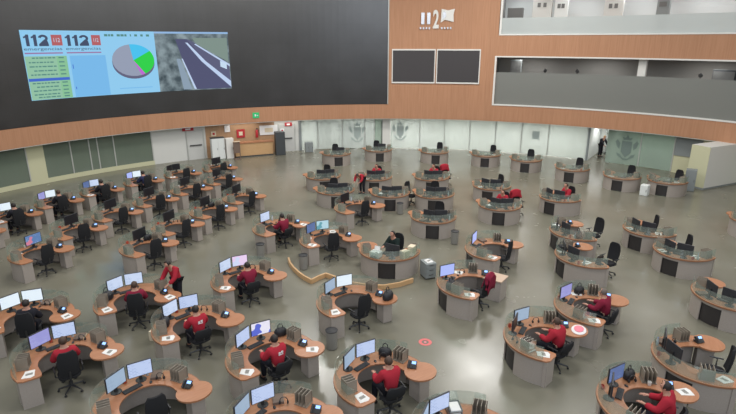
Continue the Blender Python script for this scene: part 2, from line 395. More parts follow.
curved('table_rows', 'pic_text', rows, .03, pic)
curved('side_mark', 'pic_bar', [[(S(-50.0), 6.7), (S(-49.9), 6.7), (S(-49.9), 6.95), (S(-50.0), 6.95)], [(S(-50.0), 5.5), (S(-49.9), 5.5), (S(-49.9), 5.65), (S(-50.0), 5.65)]], .02, pic)
tt = []; x = S(-45.2)
while x < S(-39.3):
    w = random.uniform(.06, .22); tt.append([(x, 8.55), (x + w, 8.55), (x + w, 8.68), (x, 8.68)]); x += w + random.choice((.04, .04, .2))
curved('chart_title', 'pic_text', tt, .02, pic)
curved('chart_footer', 'pic_bg2', [[(S(-44), 5.36), (S(-39.2), 5.36), (S(-39.2), 5.41), (S(-44), 5.41)]], .02, pic)
pcx, pcz, prx, prz = S(-41.55), 7.1, 1.31, .98
def wedge(a0, a1, n=14): return [[(pcx, pcz)] + [(pcx + prx * cos(R(a0 + (a1 - a0) * i / n)), pcz + prz * sin(R(a0 + (a1 - a0) * i / n))) for i in range(n + 1)]]
curved('pie_side', 'pie_side', [[(pcx + prx * cos(R(q)), pcz - .17 + prz * sin(R(q))) for q in range(180, 361, 10)] + [(pcx + prx, pcz), (pcx - prx, pcz)]], .02, pic)
for nm, m, a0, a1 in (('pie_slice', 'pie_grey', 97, 288), ('pie_slice', 'pie_violet', 288, 300), ('pie_slice', 'pie_green', 300, 395), ('pie_slice', 'pie_cyan', 35, 97)):
    curved(nm, m, wedge(a0, a1), .03, pic)
h0, h1 = S(-38.1), SW
curved('motorway_land', 'hw_land', grid(h0, h1, Z0, Z1, 16), 0, pic)
curved('motorway_sky', 'hw_sky', grid(h0, h1, Z1 - .12, Z1, 10), .01, pic)
def U(px, py):   # 0..1 fractions of the motorway view
    return (h0 + px * (h1 - h0), Z1 - py * (Z1 - Z0))
curved('motorway_verge', 'hw_verge', [[U(.5, .1), U(.98, .1), U(.98, .52), U(.55, .2)]], .01, pic)
curved('motorway_carriageway', 'hw_asphalt', [[U(.27, .12), U(.42, .12), U(.66, .5), U(.995, .9), U(.995, .985), U(.50, .985), U(.36, .55)]], .02, pic)
curved('motorway_carriageway', 'hw_asphalt2', [[U(.42, .12), U(.47, .14), U(.985, .55), U(.995, .9), U(.66, .5)]], .02, pic)
curved('motorway_barrier', 'hw_line', [[U(.40, .18), U(.43, .18), U(.66, .5), U(.995, .86), U(.995, .97), U(.60, .5)]], .03, pic)
curved('motorway_line', 'hw_line', [[U(.33, .45), U(.345, .45), U(.50, .98), U(.47, .98)]], .03, pic)
curved('motorway_line', 'hw_line', [[U(.52, .21), U(.54, .20), U(.995, .56), U(.995, .60)]], .03, pic)
curved('motorway_slip_road', 'hw_pale', [[U(.26, .45), U(.31, .45), U(.44, .98), U(.32, .98)]], .03, pic)
curved('motorway_vehicle', 'pic_white', [[U(.86, .5), U(.95, .54), U(.95, .65), U(.86, .6)]], .04, pic)
# wood wall: framed twin panels and the raised 112 sign
for i, (a0, a1) in enumerate(((1.0, 8.55), (8.75, 16.2))):
    root = empty('wall_panel'); tag(root, '%s dark square panel with thin pale frame on the wooden wall' % ('left', 'right')[i], 'panel', 'twin dark wall panels')
    wallarc('dark_face', 'panel_dark', a0 + .12, a1 - .12, 5.28, 7.62, RB - .06, RB + .02, root)
    for q in ((a0, a1, 5.2, 5.3), (a0, a1, 7.6, 7.7), (a0, a0 + .16, 5.2, 7.7), (a1 - .16, a1, 5.2, 7.7)): wallarc('frame_bar', 'pale_strip', *q, RB - .08, RB + .02, root)
sg = empty('wall_sign'); tag(sg, 'raised silver 112 sign with flag emblem high on the wooden wall', 'sign')
def raised(name, m, body, a0, a1, z0, z1, b=.01): 
    P = text_polys(body, S(a0), S(a1), z0, z1, b); return curved(name, m, P, .03, sg)
raised('numeral', 'silver', '1', 5.9, 6.45, 9.45, 10.25); raised('numeral', 'silver', '1', 6.9, 7.45, 9.45, 10.25); raised('numeral', 'pale_strip', '2', 7.9, 8.9, 9.15, 10.45, .03)
curved('flag_emblem', 'pale_strip', [[(S(9.2), 9.55), (S(9.9), 9.75), (S(11.4), 9.6), (S(11.3), 10.1), (S(11.5), 10.5), (S(10.4), 10.4), (S(9.3), 10.5)]], .03, sg)
curved('flag_shade', 'silver', [[(S(9.5), 9.75), (S(10.1), 9.95), (S(10.0), 10.3), (S(9.5), 10.3)]], .05, sg)
curved('small_lettering', 'silver', [[(S(a), 9.1), (S(a + .25), 9.1), (S(a + .25), 9.25), (S(a), 9.25)] for a in (5.7, 6.2, 6.7, 7.2, 9.3, 9.8, 10.3, 10.8)], .03, sg)
ex = empty('exit_sign'); tag(ex, 'small green exit sign with running figure on the wooden band', 'sign')
wallarc('sign_plate', 'green_sign', -23.55, -22.45, 2.82, 3.22, RB - .05, RB, ex)
ex2 = MB(); 
def onband(a, z, w, h): 
    p = cyl(a, z, RB - .06); return p
MB().box((0, 0, 0), (.1, .01, .16)).add([], []).build('running_figure', 'white_sign', ex).matrix_world = Matrix.Translation(cyl(-23.1, 3.02, RB - .065)) @ Matrix.Rotation(R(23.1), 4, 'Z')
MB().box((0, 0, 0), (.1, .01, .05)).build('arrow', 'white_sign', ex).matrix_world = Matrix.Translation(cyl(-22.75, 3.0, RB - .065)) @ Matrix.Rotation(R(22.75), 4, 'Z')

# ---------------------------------------------------------------- under the band
struct(wallarc('ceiling_under_band', 'wall_white', -82, 82, 2.46, 2.5, RB + .02, 31))
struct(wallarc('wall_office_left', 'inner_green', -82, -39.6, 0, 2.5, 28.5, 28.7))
struct(wallarc('wall_office_right', 'corridor_white', -15.3, 34.8, 0, 2.5, 29.5, 29.7))
struct(wallarc('wall_office_far', 'frosted_green', 37, 82, 0, 2.5, 28.5, 28.7))
def side(name, a, r0, r1, m): return struct(wallarc(name, m, a - .2, a + .2, 0, 2.46, r0, r1))
side('wall_office_end', -39.5, RW + .1, 28.6, 'wall_white'); side('wall_corridor_end', -15.2, RW + .1, 29.6, 'wall_white'); side('wall_doorway_end', 37.6, RW + .1, 29.6, 'corridor_white'); side('wall_doorway_side', 34.4, RW + .1, 29.6, 'corridor_white')
struct(wallarc('wall_doorway_back', 'corridor_white', 33.5, 38.5, 0, 2.5, 29.5, 29.7))
wi = 0
def panes(edges, m, z0=.05, z1=2.46):
    global wi
    for a0, a1 in zip(edges, edges[1:]):
        wi += 1; w = struct(wallarc('window_%d' % (wi + 2), m, a0, a1, z0, z1, RW, RW + .02))
        f = wallarc('window_frame', 'frame_metal', a1 - .10, a1 + .06, z0, z1, RW - .03, RW + .05, w)
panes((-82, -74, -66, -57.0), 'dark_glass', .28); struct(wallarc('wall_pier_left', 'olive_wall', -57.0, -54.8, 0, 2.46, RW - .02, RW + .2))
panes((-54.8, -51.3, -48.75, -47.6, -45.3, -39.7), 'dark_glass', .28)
struct(wallarc('baseboard_left', 'olive_wall', -82, -39.6, 0, .28, RW - .02, RW + .1))
struct(wallarc('wall_white_left', 'wall_white', -39.7, -31.2, 0, 2.46, RW, RW + .2)); struct(wallarc('wall_alcove', 'alcove_wood', -31.2, -19.6, 0, 2.46, RW, RW + .2)); struct(wallarc('wall_white_right', 'wall_white', -19.6, -15.1, 0, 2.46, RW, RW + .2))
panes((-15.1, -12.0, -7.6, -3.6, -1.9), 'frosted_white'); panes((1.0, 6.2, 10.6, 15.0, 19.4, 23.8, 28.2, 34.4), 'frosted_white'); panes((37.3, 42.2, 46.8), 'frosted_green')
struct(wallarc('wall_glass_pier', 'frosted_green', -1.9, -.5, 0, 2.46, RW, RW + .1)); struct(wallarc('wall_column', 'pier_white', -.5, .95, 0, 2.46, RW - .15, RW + .2)); struct(wallarc('trim_7', 'dark_rubber', -.62, -.5, 0, 2.46, RW - .16, RW + .1))
struct(wallarc('trim_8', 'cabinet_grey', -15.4, -14.95, 0, 2.46, RW - .1, RW + .1)); struct(wallarc('trim_9', 'cabinet_grey', 34.3, 34.6, 0, 2.46, RW - .05, RW + .1))
struct(wallarc('wall_olive', 'olive_wall', 46.8, 70, 0, 2.46, RW, RW + .2)); 
gp = wallarc('wall_plaque', 'cabinet_grey', 46.9, 50.4, 1.15, 2.3, RW - .06, RW - .01); tag(gp, 'grey green rectangular board on the pale wall at far right', 'board')
# white partition projecting at the far right
px_, py_ = 19.5, 29.8; d1 = Vector((2.82, 1.36)).normalized(); d2 = Vector((-d1.y, d1.x))
q = [(px_, py_), (px_ + d1.x * 6, py_ + d1.y * 6), (px_ + d1.x * 6 + d2.x * 1.1, py_ + d1.y * 6 + d2.y * 1.1), (px_ + d2.x * 1.1, py_ + d2.y * 1.1)]
struct(MB().prism(q, 0, 2.5).build('wall_right', 'pier_white'))
struct(MB().prism([(px_ - .02, py_), (px_, py_), q[3], (q[3][0] - .02, q[3][1])], 0, 2.5).build('wall_right_return', 'olive_wall'))
e = .02; qb = [(px_ - d1.x * e - d2.x * e, py_ - d1.y * e - d2.y * e), (px_ + d1.x * 6, py_ + d1.y * 6 - e), (px_ + d1.x * 6, py_ + d1.y * 6 + .05), (px_ + d2.x * 1.1 - d1.x * e, py_ + d2.y * 1.1)]
struct(MB().prism(qb, 0, .1).build('baseboard_right', 'cabinet_grey'))
def doorleaf(nm, a0, a1, lb, bar):
    d = struct(wallarc(nm, 'door_white', a0, a1, 0, 2.1, RW - .06, RW - .01))
    for s in ((a0 - .15, a0), (a1, a1 + .15)): wallarc('door_frame', 'frame_metal', *s, 0, 2.16, RW - .08, RW - .01, d)
    wallarc('door_handle', 'dark_rubber', *bar, 1.0, 1.08, RW - .13, RW - .06, d); return d
doorleaf('door_1', -34.2, -31.7, '', (-33.9, -32.0)); doorleaf('door_2', -18.9, -16.2, '', (-18.6, -16.6))
def flat(nm, m, a, z, w, h, lb, cat, r=RW - .05, extra=None):
    root = empty(nm); put(root, cyl(a, z, r), -R(a)); tag(root, lb, cat)
    MB().box((0, 0, 0), (w, .03, h)).build('plate', m, root)
    if extra: MB().box((0, -.02, 0), (w * .45, .012, h * .45)).build('symbol', extra, root)
    return root
flat('fire_sign', 'red_sign', -25.4, 1.62, .62, .62, 'square red fire equipment sign on the wooden alcove wall', 'sign', extra='paper_cream')
flat('wall_clock', 'paper_cream', -29.9, 1.75, .36, .36, 'small cream notice at the left of the wooden alcove wall', 'notice', extra='red_sign')
flat('paper_notice', 'white_sign', -27.6, 2.05, .4, .5, 'white paper notice high on the wooden alcove wall', 'notice', extra='paper')
flat('notice_board', 'white_sign', -20.6, 1.75, 1.4, .72, 'wide white notice board at the right of the wooden alcove', 'notice', extra='paper_cream')
flat('door_sign', 'red_sign', -17.2, 2.12, .55, .28, 'red sign above the white door right of the alcove', 'sign', r=RW - .1, extra='white_sign')
flat('door_notice', 'red_sign', -34.0, 2.25, .8, .24, 'red sign above the white door left of the alcove', 'sign', r=RW - .1, extra='white_sign')
flat('round_sign', 'white_sign', -18.3, 1.66, .3, .3, 'small white sign with red mark on the right alcove door', 'sign', r=RW - .1, extra='red_sign')
fe = empty('fire_extinguisher'); put(fe, cyl(-22.7, 1.25, RW - .13), R(22.7)); tag(fe, 'slim dark red fire extinguisher hung on the wooden alcove wall', 'fire extinguisher')
MB().lathe([(.09, 0), (.10, .04), (.10, .5), (.05, .6)], 12).build('cylinder_body', 'red_sign', fe, True); MB().lathe([(.03, .6), (.04, .7)], 8).box((.05, -.05, .68), (.14, .03, .03)).build('valve', 'dark_rubber', fe)
MB().tube([(.06, 0, .66), (.16, 0, .5), (.13, 0, .15)], .018).build('hose', 'dark_rubber', fe)
# reception counter and the cabinets beside it
rc = empty('reception_counter'); tag(rc, 'long light wood reception counter in the wooden alcove', 'counter')
wallarc('counter_body', 'counter_wood', -27.0, -20.4, 0, 1.02, RW - 1.0, RW - .5, rc); wallarc('counter_top', 'beech', -27.2, -20.2, 1.02, 1.08, RW - 1.06, RW - .42, rc); wallarc('plinth', 'dark_rubber', -27.0, -20.4, 0, .09, RW - 1.02, RW - .98, rc)
def cab(nm, a, r, w, d, h, m, lb, cat='cabinet', top=None, doors=2):
    root = empty(nm); put(root, cyl(a, 0, r), -R(a)); tag(root, lb, cat)
    MB().box((0, 0, h / 2), (w, d, h)).build('carcass', m, root, bevel=.015)
    for k in range(doors):
        wd = w / doors; dd = MB().box((-w / 2 + wd * (k + .5), -d / 2 - .012, h / 2), (wd - .03, .02, h - .08)).build('door', m, root)
        MB().box((-w / 2 + wd * (k + .5) + wd * .35, -d / 2 - .03, h / 2), (.02, .02, .14)).build('handle', 'dark_rubber', dd)
    if top: MB().box((0, 0, h + .02), (w + .04, d + .04, .04)).build('top_board', top, root)
    return root
cab('white_cabinet', -29.8, RW - .75, .95, .45, 1.55, 'white_paint', 'white cabinet with dark top left of the reception counter', top='dark_rubber')
cab('white_locker', -27.92, RW - .95, .55, .45, 1.5, 'pale_strip', 'narrow white locker between white cabinet and reception counter', doors=1)
wb = empty('floor_stand'); put(wb, cyl(-27.0, 0, RW - 1.5), R(27)); tag(wb, 'dark brown upright stand in front of the reception counter', 'stand')
MB().box((0, 0, .02), (.5, .4, .04)).box((-.22, 0, .65), (.05, .05, 1.25)).box((.22, 0, .65), (.05, .05, 1.25)).build('stand_frame', 'brown_case', wb); MB().box((0, 0, .85), (.4, .03, .8)).build('board', 'brown_case', wb); MB().box((0, 0, 1.3), (.5, .2, .03)).build('top_shelf', 'paper_cream', wb)
cab('black_cabinet', -19.2, RW - 1.1, .72, .6, 1.75, 'cabinet_dark', 'tall black cabinet at the right end of the reception counter', doors=1)
cab('grey_low_cabinet', -13.9, RW - .7, .6, .45, .75, 'cabinet_grey', 'low grey box cabinet beside the glass wall corner')
for i, (a, h, w, r) in enumerate(((-10.6, 2.0, 1.25, 27.4), (-6.7, 1.75, 1.3, 27.2), (-3.2, 1.5, 1.2, 27.2))):
    cab('office_cabinet', a, r, w, .5, h, 'cabinet_dark' if i == 0 else 'cabinet_grey', ('tall grey cabinet with box on top behind the glass wall', 'middle grey cabinet behind the glass wall', 'lower grey cabinet behind glass beside the white column')[i])
bx = MB().box((0, 0, .12), (.5, .3, .24)).build('storage_box', 'cabinet_dark', bevel=.02); put(bx, cyl(-10.5, 2.0, 27.4), R(10.5)); tag(bx, 'dark storage box on top of tall cabinet behind glass', 'box')
cab('grey_side_cabinet', 51.0, 22.55, .55, .5, 1.25, 'cabinet_grey', 'grey cabinet standing against the white partition at right', doors=1)
put(bpy.data.objects['grey_side_cabinet'], (18.62, 29.75, 0), R(-32))
c2 = cab('corridor_cabinet', 43.2, 27.2, 1.2, .5, 1.0, 'cabinet_grey', 'low grey cabinet behind the greenish glass at right')
# doorway room
sh = empty('white_shelf'); put(sh, cyl(37.0, 0, 29.2), -R(37)); tag(sh, 'white shelf unit in the bright room behind the doorway', 'shelf')
for z in (.1, .6, 1.1, 1.6, 2.0): MB().box((0, 0, z), (1.6, .35, .04)).build('shelf_board', 'white_paint', sh)
for x in (-.78, .78): MB().box((x, 0, 1.05), (.04, .35, 2.1)).build('side_panel', 'white_paint', sh)
# crest decals on the glass: flat shapes as they look
def crest(a, z, w, h, m, lb):
    root = empty('glass_crest'); put(root, cyl(a, z, RW - .03), -R(a)); tag(root, lb, 'crest')
    def pl(nm, poly): MB().prism([(x * w, y * h) for x, y in poly], -.004, .004, Matrix.Rotation(R(90), 4, 'X')).build(nm, m, root)
    pl('shield', [(-.22, .25), (.22, .25), (.22, -.2), (.0, -.42), (-.22, -.2)]); pl('crown', [(-.16, .3), (-.22, .42), (-.08, .38), (0, .5), (.08, .38), (.22, .42), (.16, .3)])
    pl('left_wing', [(-.28, .15), (-.42, .3), (-.5, .2), (-.42, 0), (-.3, -.1)]); pl('right_wing', [(.28, .15), (.42, .3), (.5, .2), (.42, 0), (.3, -.1)])
    pl('scroll', [(-.4, -.25), (-.25, -.3), (-.1, -.46), (.1, -.46), (.25, -.3), (.4, -.25), (.36, -.36), (.1, -.52), (-.1, -.52), (-.36, -.36)])
crest(40.2, 1.25, 1.5, 1.7, 'emblem_grey', 'grey crest decal on the greenish glass right of the doorway'); crest(-5.0, 1.35, 1.3, 1.6, 'emblem_pale', 'pale crest decal on the glass left of the white column'); crest(2.7, 1.45, 1.3, 1.5, 'emblem_pale', 'pale crest decal on the glass right of the white column')
flat('glass_notice', 'emblem_pale', 26.1, 1.5, .5, .6, 'small grey square decal on the right glass wall', 'decal', r=RW - .03)

# ---------------------------------------------------------------- furniture kits
def desk_kit(sx=1., square=False, front=False):
    root = empty('curved_desk')
    T = lambda p: (p[0] * sx, p[1])
    ro, ri = 1.15, .60
    aL = 184 if front else 200                                   # angle at which the left arm ends
    aR = 90 if front else 142                                    # direction of the dark recess in the front
    out = [(ro * cos(R(a)), ro * sin(R(a))) for a in range(0, aL + 1, 8)]
    yl = ro * sin(R(aL)) - .14; xo = ro * cos(R(aL))
    arm = [(xo + .02, yl + .06), (xo + .12, yl), (-.64, yl), (-.56, yl + .05), (-.555, yl + .16)]
    inn = [(ri * cos(R(a)), ri * sin(R(a))) for a in range(180, -1, -12)]
    ext = [(.64, -.12), (1.12, -.1)]
    MB().prism([T(p) for p in out + arm + inn + ext], .725, .76).build('worktop', 'beech', root)
    if square: MB().box((.92, -.42, .74), (.62, .66, .04)).build('return_top', 'return_beech', root)
    else: MB().prism([T((.90 + .40 * cos(R(a)), -.30 + .37 * sin(R(a)))) for a in range(0, 360, 15)], .722, .764).build('round_end', 'beech', root)
    def arcs(a0, a1, r0, r1, z0, z1, nm, m, n=12):
        b = MB().arc(a0, a1, r0, r1, z0, z1, n); b.v = [(x * sx, y, z) for x, y, z in b.v]; return b.build(nm, m, root, n > 4)
    for p0, p1 in ((-2, aR - 17), (aR + 17, aL + 3)):
        arcs(p0, p1, 1.07, 1.10, 0, .725, 'front_panel', 'grey_panel', 14)
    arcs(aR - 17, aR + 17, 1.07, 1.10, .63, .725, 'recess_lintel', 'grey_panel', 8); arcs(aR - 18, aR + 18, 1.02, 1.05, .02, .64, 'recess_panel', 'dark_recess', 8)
    arcs(0, aL, 1.15, 1.162, .722, .764, 'edge_strip', 'edge_band', 24)
    arcs(20, aL, 1.115, 1.123, .765, 1.12, 'glass_screen', 'clear_glass', 24)
    MB().box(((xo - .58) / 2 * sx, yl + .05, .3625), (abs(xo + .66) * sx, .03, .725)).box(((xo + .05) * sx, yl + .09, .3625), (.03, .09, .725)).build('end_panel', 'grey_panel', root)
    MB().box((-.64 * sx, yl + .2, .3625), (.03, .30, .725)).build('inner_panel', 'grey_panel', root)
    if square: MB().box((.92, -.45, .36), (.56, .55, .72)).build('return_cabinet', 'grey_panel', root, bevel=.01)
    else: MB().box((.92 * sx, -.25, .36), (.32 * sx, .40, .72)).build('pedestal', 'grey_panel', root, bevel=.02)
    b = MB().arc(14, 166, .92, .94, .12, .70, 12); b.v = [(x * sx, y, z) for x, y, z in b.v]; b.build('modesty_panel', 'grey_panel', root, True)
    return root
def chair_kit(top=1.22):
    root = empty('office_chair')
    s = MB(); P = [(.25 * sgnp(cos(R(a)), .6), .24 * sgnp(sin(R(a)), .6)) for a in range(0, 360, 15)]
    s.prism(P, .44, .50); s.prism([(x * .9, y * .9) for x, y in P], .50, .525); s.build('seat', 'black_fabric', root, bevel=.01)
    b = MB(); rows = []
    for i in range(9):
        t = i / 8; z = .56 + (top - .56) * t; w = .235 - .05 * abs(t - .45) ** 1.5 * 2 - (.05 if i == 8 else 0); y = -.23 - .07 * t - .03 * sin(pi * t)
        rows.append([(x * w, y + .05 * abs(x) ** 2, z) for x in (-1, -.6, 0, .6, 1)])
    vs = [p for r in rows for p in r]; n = len(vs); vs2 = [(x * .97, y - .05, z) for x, y, z in vs]; fs = []
    for i in range(8):
        for k in range(4): a = i * 5 + k; fs += [(a, a + 1, a + 6, a + 5), (n + a + 5, n + a + 6, n + a + 1, n + a)]
    bd = [k for k in range(5)] + [i * 5 + 4 for i in range(1, 9)] + [40 + k for k in (3, 2, 1, 0)] + [i * 5 for i in range(7, 0, -1)]
    for i in range(len(bd)): a, c = bd[i], bd[(i + 1) % len(bd)]; fs.append((a, n + a, n + c, c))
    b.add(vs + vs2, fs).build('backrest', 'black_fabric', root, True)
    MB().tube([(0, -.15, .46), (0, -.27, .48), (0, -.31, .7)], .022).build('back_bracket', 'black_plastic', root)
    for sd in (-1, 1): MB().tube([(.24 * sd, -.05, .47), (.30 * sd, -.05, .50), (.30 * sd, -.05, .68), (.30 * sd, .12, .70), (.30 * sd, -.18, .70)], .018, 6).build('armrest', 'black_plastic', root)
    MB().lathe([(.045, .12), (.045, .25), (.028, .25), (.028, .44)], 10).build('gas_column', 'black_plastic', root)
    g = MB()
    for k in range(5):
        a = R(72 * k + 18); g.tube([(.03 * cos(a), .03 * sin(a), .14), (.3 * cos(a), .3 * sin(a), .085)], [.028, .018], 6)
    st = g.build('star_base', 'black_plastic', root)
    for k in range(5):
        a = R(72 * k + 18); MB().lathe([(.028, -.022), (.03, 0), (.028, .022)], 10, M=Matrix.Translation((.3 * cos(a), .3 * sin(a), .032)) @ Matrix.Rotation(a, 4, 'Z') @ Matrix.Rotation(R(90), 4, 'X')).build('caster', 'black_plastic', st)
    return root
def sgnp(v, p): return math.copysign(abs(v) ** p, v)
def monitor_kit(disp):
    root = empty('monitor')
    pn = MB().box((0, 0, .31), (.53, .035, .37)).build('screen_housing', 'screen_bezel', root, bevel=.008)
    MB().add([(-.247, -.0195, .142), (.247, -.0195, .142), (.247, -.0195, .478), (-.247, -.0195, .478)], [(0, 1, 2, 3)]).build('display', disp, pn)
    MB().box((0, .035, .16), (.07, .035, .30)).build('stand_neck', 'black_plastic', root); MB().lathe([(.12, 0), (.12, .012), (.04, .022)], 16, (0, .03, 0)).build('stand_base', 'black_plastic', root)
    return root
def keyboard_kit():
    root = empty('keyboard'); MB().box((0, 0, .017), (.44, .14, .022), rx=R(4)).build('key_tray', 'black_plastic', root, bevel=.004)
    g = MB()
    for r in range(5):
        for k in range(14): g.box((-.195 + .03 * k, -.052 + .026 * r, .030 + .0018 * r), (.024, .020, .006))
    g.build('keys', 'dark_rubber', root); return root
def mouse_kit(): 
    root = empty('mouse'); MB().lathe([(.02, 0), (.034, .006), (.034, .02), (.02, .034)], 12, M=Matrix.Diagonal((.9, 1.5, 1, 1))).build('mouse_shell', 'black_plastic', root, True); MB().box((0, .03, .034), (.006, .014, .006)).build('scroll_wheel', 'dark_rubber', root); return root
def phone_kit():
    root = empty('desk_phone')
    MB().box((0, 0, .074), (.22, .19, .03), rx=R(38)).box((0, .02, .031), (.2, .12, .06)).build('phone_body', 'black_plastic', root, bevel=.006)
    T = Matrix.Translation((0, 0, .074)) @ Matrix.Rotation(R(38), 4, 'X')
    MB().box((.04, .045, .018), (.10, .065, .004), M=T).build('phone_display', 'phone_display', root)
    g = MB()
    for r in range(4):
        for k in range(3): g.box((.005 + .033 * k, -.01 - .02 * r, .018), (.024, .013, .006), M=T)
    g.build('keypad', 'dark_rubber', root)
    MB().tube([(-.075, -.085, .02), (-.075, -.06, .04), (-.075, .05, .04), (-.075, .08, .02)], [.026, .02, .02, .026], 8, M=T).build('handset', 'black_plastic', root, True); return root
def rack_kit(m):
    root = empty('file_rack'); MB().box((0, 0, .012), (.32, .26, .024)).build('rack_base', m, root)
    for k in range(4): MB().box((-.13 + .086 * k, 0, .16), (.012, .26, .29)).build('rack_divider', m, root)
    MB().box((0, .125, .15), (.30, .012, .27)).build('rack_back', m, root)
    return root
def bag_kit():
    root = empty('black_bag'); MB().lathe([(.12, 0), (.19, .03), (.20, .14), (.15, .23), (.05, .27)], 14, M=Matrix.Diagonal((1.15, .75, 1, 1))).build('bag_body', 'black_bag', root, True)
    MB().tube([(-.09, 0, .22), (-.07, .02, .36), (0, .02, .40), (.07, .02, .36), (.09, 0, .22)], .014).build('bag_strap', 'black_bag', root); return root
def mug_kit(m):
    root = empty('mug'); MB().lathe([(.035, 0), (.04, .01), (.042, .095), (.036, .095), (.034, .02)], 14).build('cup', m, root, True); MB().tube([(.04, 0, .075), (.07, 0, .07), (.07, 0, .035), (.04, 0, .025)], .007, 6).build('handle', m, root); return root
def bottle_kit():
    root = empty('water_bottle'); MB().lathe([(.032, 0), (.036, .01), (.036, .15), (.014, .2), (.014, .215)], 12).build('bottle_body', 'bottle_clear', root, True); MB().lathe([(.016, .215), (.016, .235)], 10).build('cap', 'paper_blue', root); return root
def headset_kit():
    root = empty('headset'); MB().tube([(.085 * cos(R(a)), 0, .10 + .10 * sin(R(a))) for a in range(-10, 191, 20)], .009, 6).build('headband', 'black_plastic', root)
    for s in (-1, 1): MB().lathe([(.03, -.018), (.045, 0), (.03, .018)], 12, M=Matrix.Translation((.085 * s, 0, .065)) @ Matrix.Rotation(R(90), 4, 'Y')).build('ear_pad', 'black_bag', root, True)
    return root
def paper_kit(m):
    root = empty('paper_sheets'); g = MB()
    for k in range(3): g.box((.012 * k, .01 * k, .0015 + .003 * k), (.21, .297, .0028), rz=.12 * k)
    g.build('sheets', m, root); MB().box((.02, .05, .0095), (.14, .012, .0012), rz=.24).box((.02, 0, .0095), (.15, .08, .0012), rz=.24).build('printing', 'bin_grey', root); return root
def tray_kit():
    root = empty('document_tray')
    for k in range(2):
        t = MB().box((0, 0, .02 + .075 * k), (.27, .34, .006)).box((-.133, 0, .04 + .075 * k), (.006, .34, .045)).box((.133, 0, .04 + .075 * k), (.006, .34, .045)).box((0, .168, .04 + .075 * k), (.27, .006, .045)).build('tray', 'cabinet_grey', root)
        MB().box((0, 0, .035 + .075 * k), (.21, .29, .022)).build('tray_papers', 'paper', t)
    for x in (-.12, .12):
        for y in (-.15, .15): MB().box((x, y, .05), (.012, .012, .10)).build('tray_post', 'cabinet_grey', root)
    return root
def printer_kit():
    root = empty('printer'); MB().box((0, 0, .13), (.46, .38, .24)).build('printer_case', 'white_paint', root, bevel=.02); MB().box((0, -.21, .09), (.3, .06, .015)).build('output_tray', 'cabinet_grey', root); MB().box((0, .12, .33), (.28, .02, .2), rx=R(-20)).build('feed_paper', 'paper', root); MB().box((.13, -.15, .253), (.14, .05, .008)).build('control_panel', 'dark_rubber', root); return root
def tablet_kit():
    root = empty('tablet'); T = Matrix.Rotation(R(-18), 4, 'X')
    sc = MB().box((0, 0, .17), (.25, .012, .34), M=T).build('tablet_case', 'black_plastic', root); MB().add([(-.11, -.0075, .02), (.11, -.0075, .02), (.11, -.0075, .32), (-.11, -.0075, .32)], [(0, 1, 2, 3)], T).build('display', 'disp_cyan', sc); MB().box((0, .08, .012), (.22, .2, .02)).build('stand', 'black_plastic', root); return root
def bin_kit():
    root = empty('waste_bin'); MB().lathe([(.13, 0), (.155, .02), (.17, .56), (.158, .56), (.145, .04)], 16).build('bin_body', 'bin_grey', root, True); MB().lathe([(.172, .55), (.18, .57), (.16, .585), (.02, .59)], 16).build('rim_liner', 'black_bag', root, True); return root
def pedestal_kit():
    root = empty('drawer_pedestal'); MB().box((0, 0, .34), (.42, .5, .56)).build('carcass', 'cabinet_grey', root, bevel=.01)
    for k in range(3):
        d = MB().box((0, -.256, .15 + .185 * k), (.39, .02, .165)).build('drawer', 'cabinet_grey', root); MB().box((0, -.275, .19 + .185 * k), (.16, .02, .015)).build('handle', 'dark_rubber', d)
    for x in (-.17, .17):
        for y in (-.2, .2): MB().lathe([(.03, 0), (.03, .06)], 8, (x, y, 0)).build('caster', 'dark_rubber', root)
    return root
def book_kit():
    root = empty('folder_binder'); MB().box((0, 0, .03), (.24, .31, .06)).build('cover', 'brown_case', root); MB().box((.004, 0, .03), (.236, .30, .045)).build('pages', 'paper_cream', root); return root

# ---------------------------------------------------------------- people
def skin_mesh(name, pts, edges, m, sub=1):
    """grow one continuous surface from a skeleton: pts {key:(x,y,z,r)}"""
    keys = list(pts); ix = {k: i for i, k in enumerate(keys)}
    me = bpy.data.meshes.new(name); me.from_pydata([pts[k][:3] for k in keys], [(ix[a], ix[b]) for a, b in edges], [])
    o = bpy.data.objects.new(name, me); C.objects.link(o)
    md = o.modifiers.new('Skin', 'SKIN'); md.use_smooth_shade = True
    for i, k in enumerate(keys):
        sv = me.skin_vertices[0].data[i]; r = pts[k][3]; sv.radius = (r, r) if not isinstance(r, tuple) else r; sv.use_root = (i == 0)
    ss = o.modifiers.new('Sub', 'SUBSURF'); ss.levels = sub; ss.render_levels = sub
    bpy.context.view_layer.update()
    me2 = bpy.data.meshes.new_from_object(o.evaluated_get(bpy.context.evaluated_depsgraph_get())); me2.name = name
    bpy.data.objects.remove(o); bpy.data.meshes.remove(me)
    me2.materials.clear(); me2.materials.append(MATS[m])
    for p in me2.polygons: p.use_smooth = True
    return me2
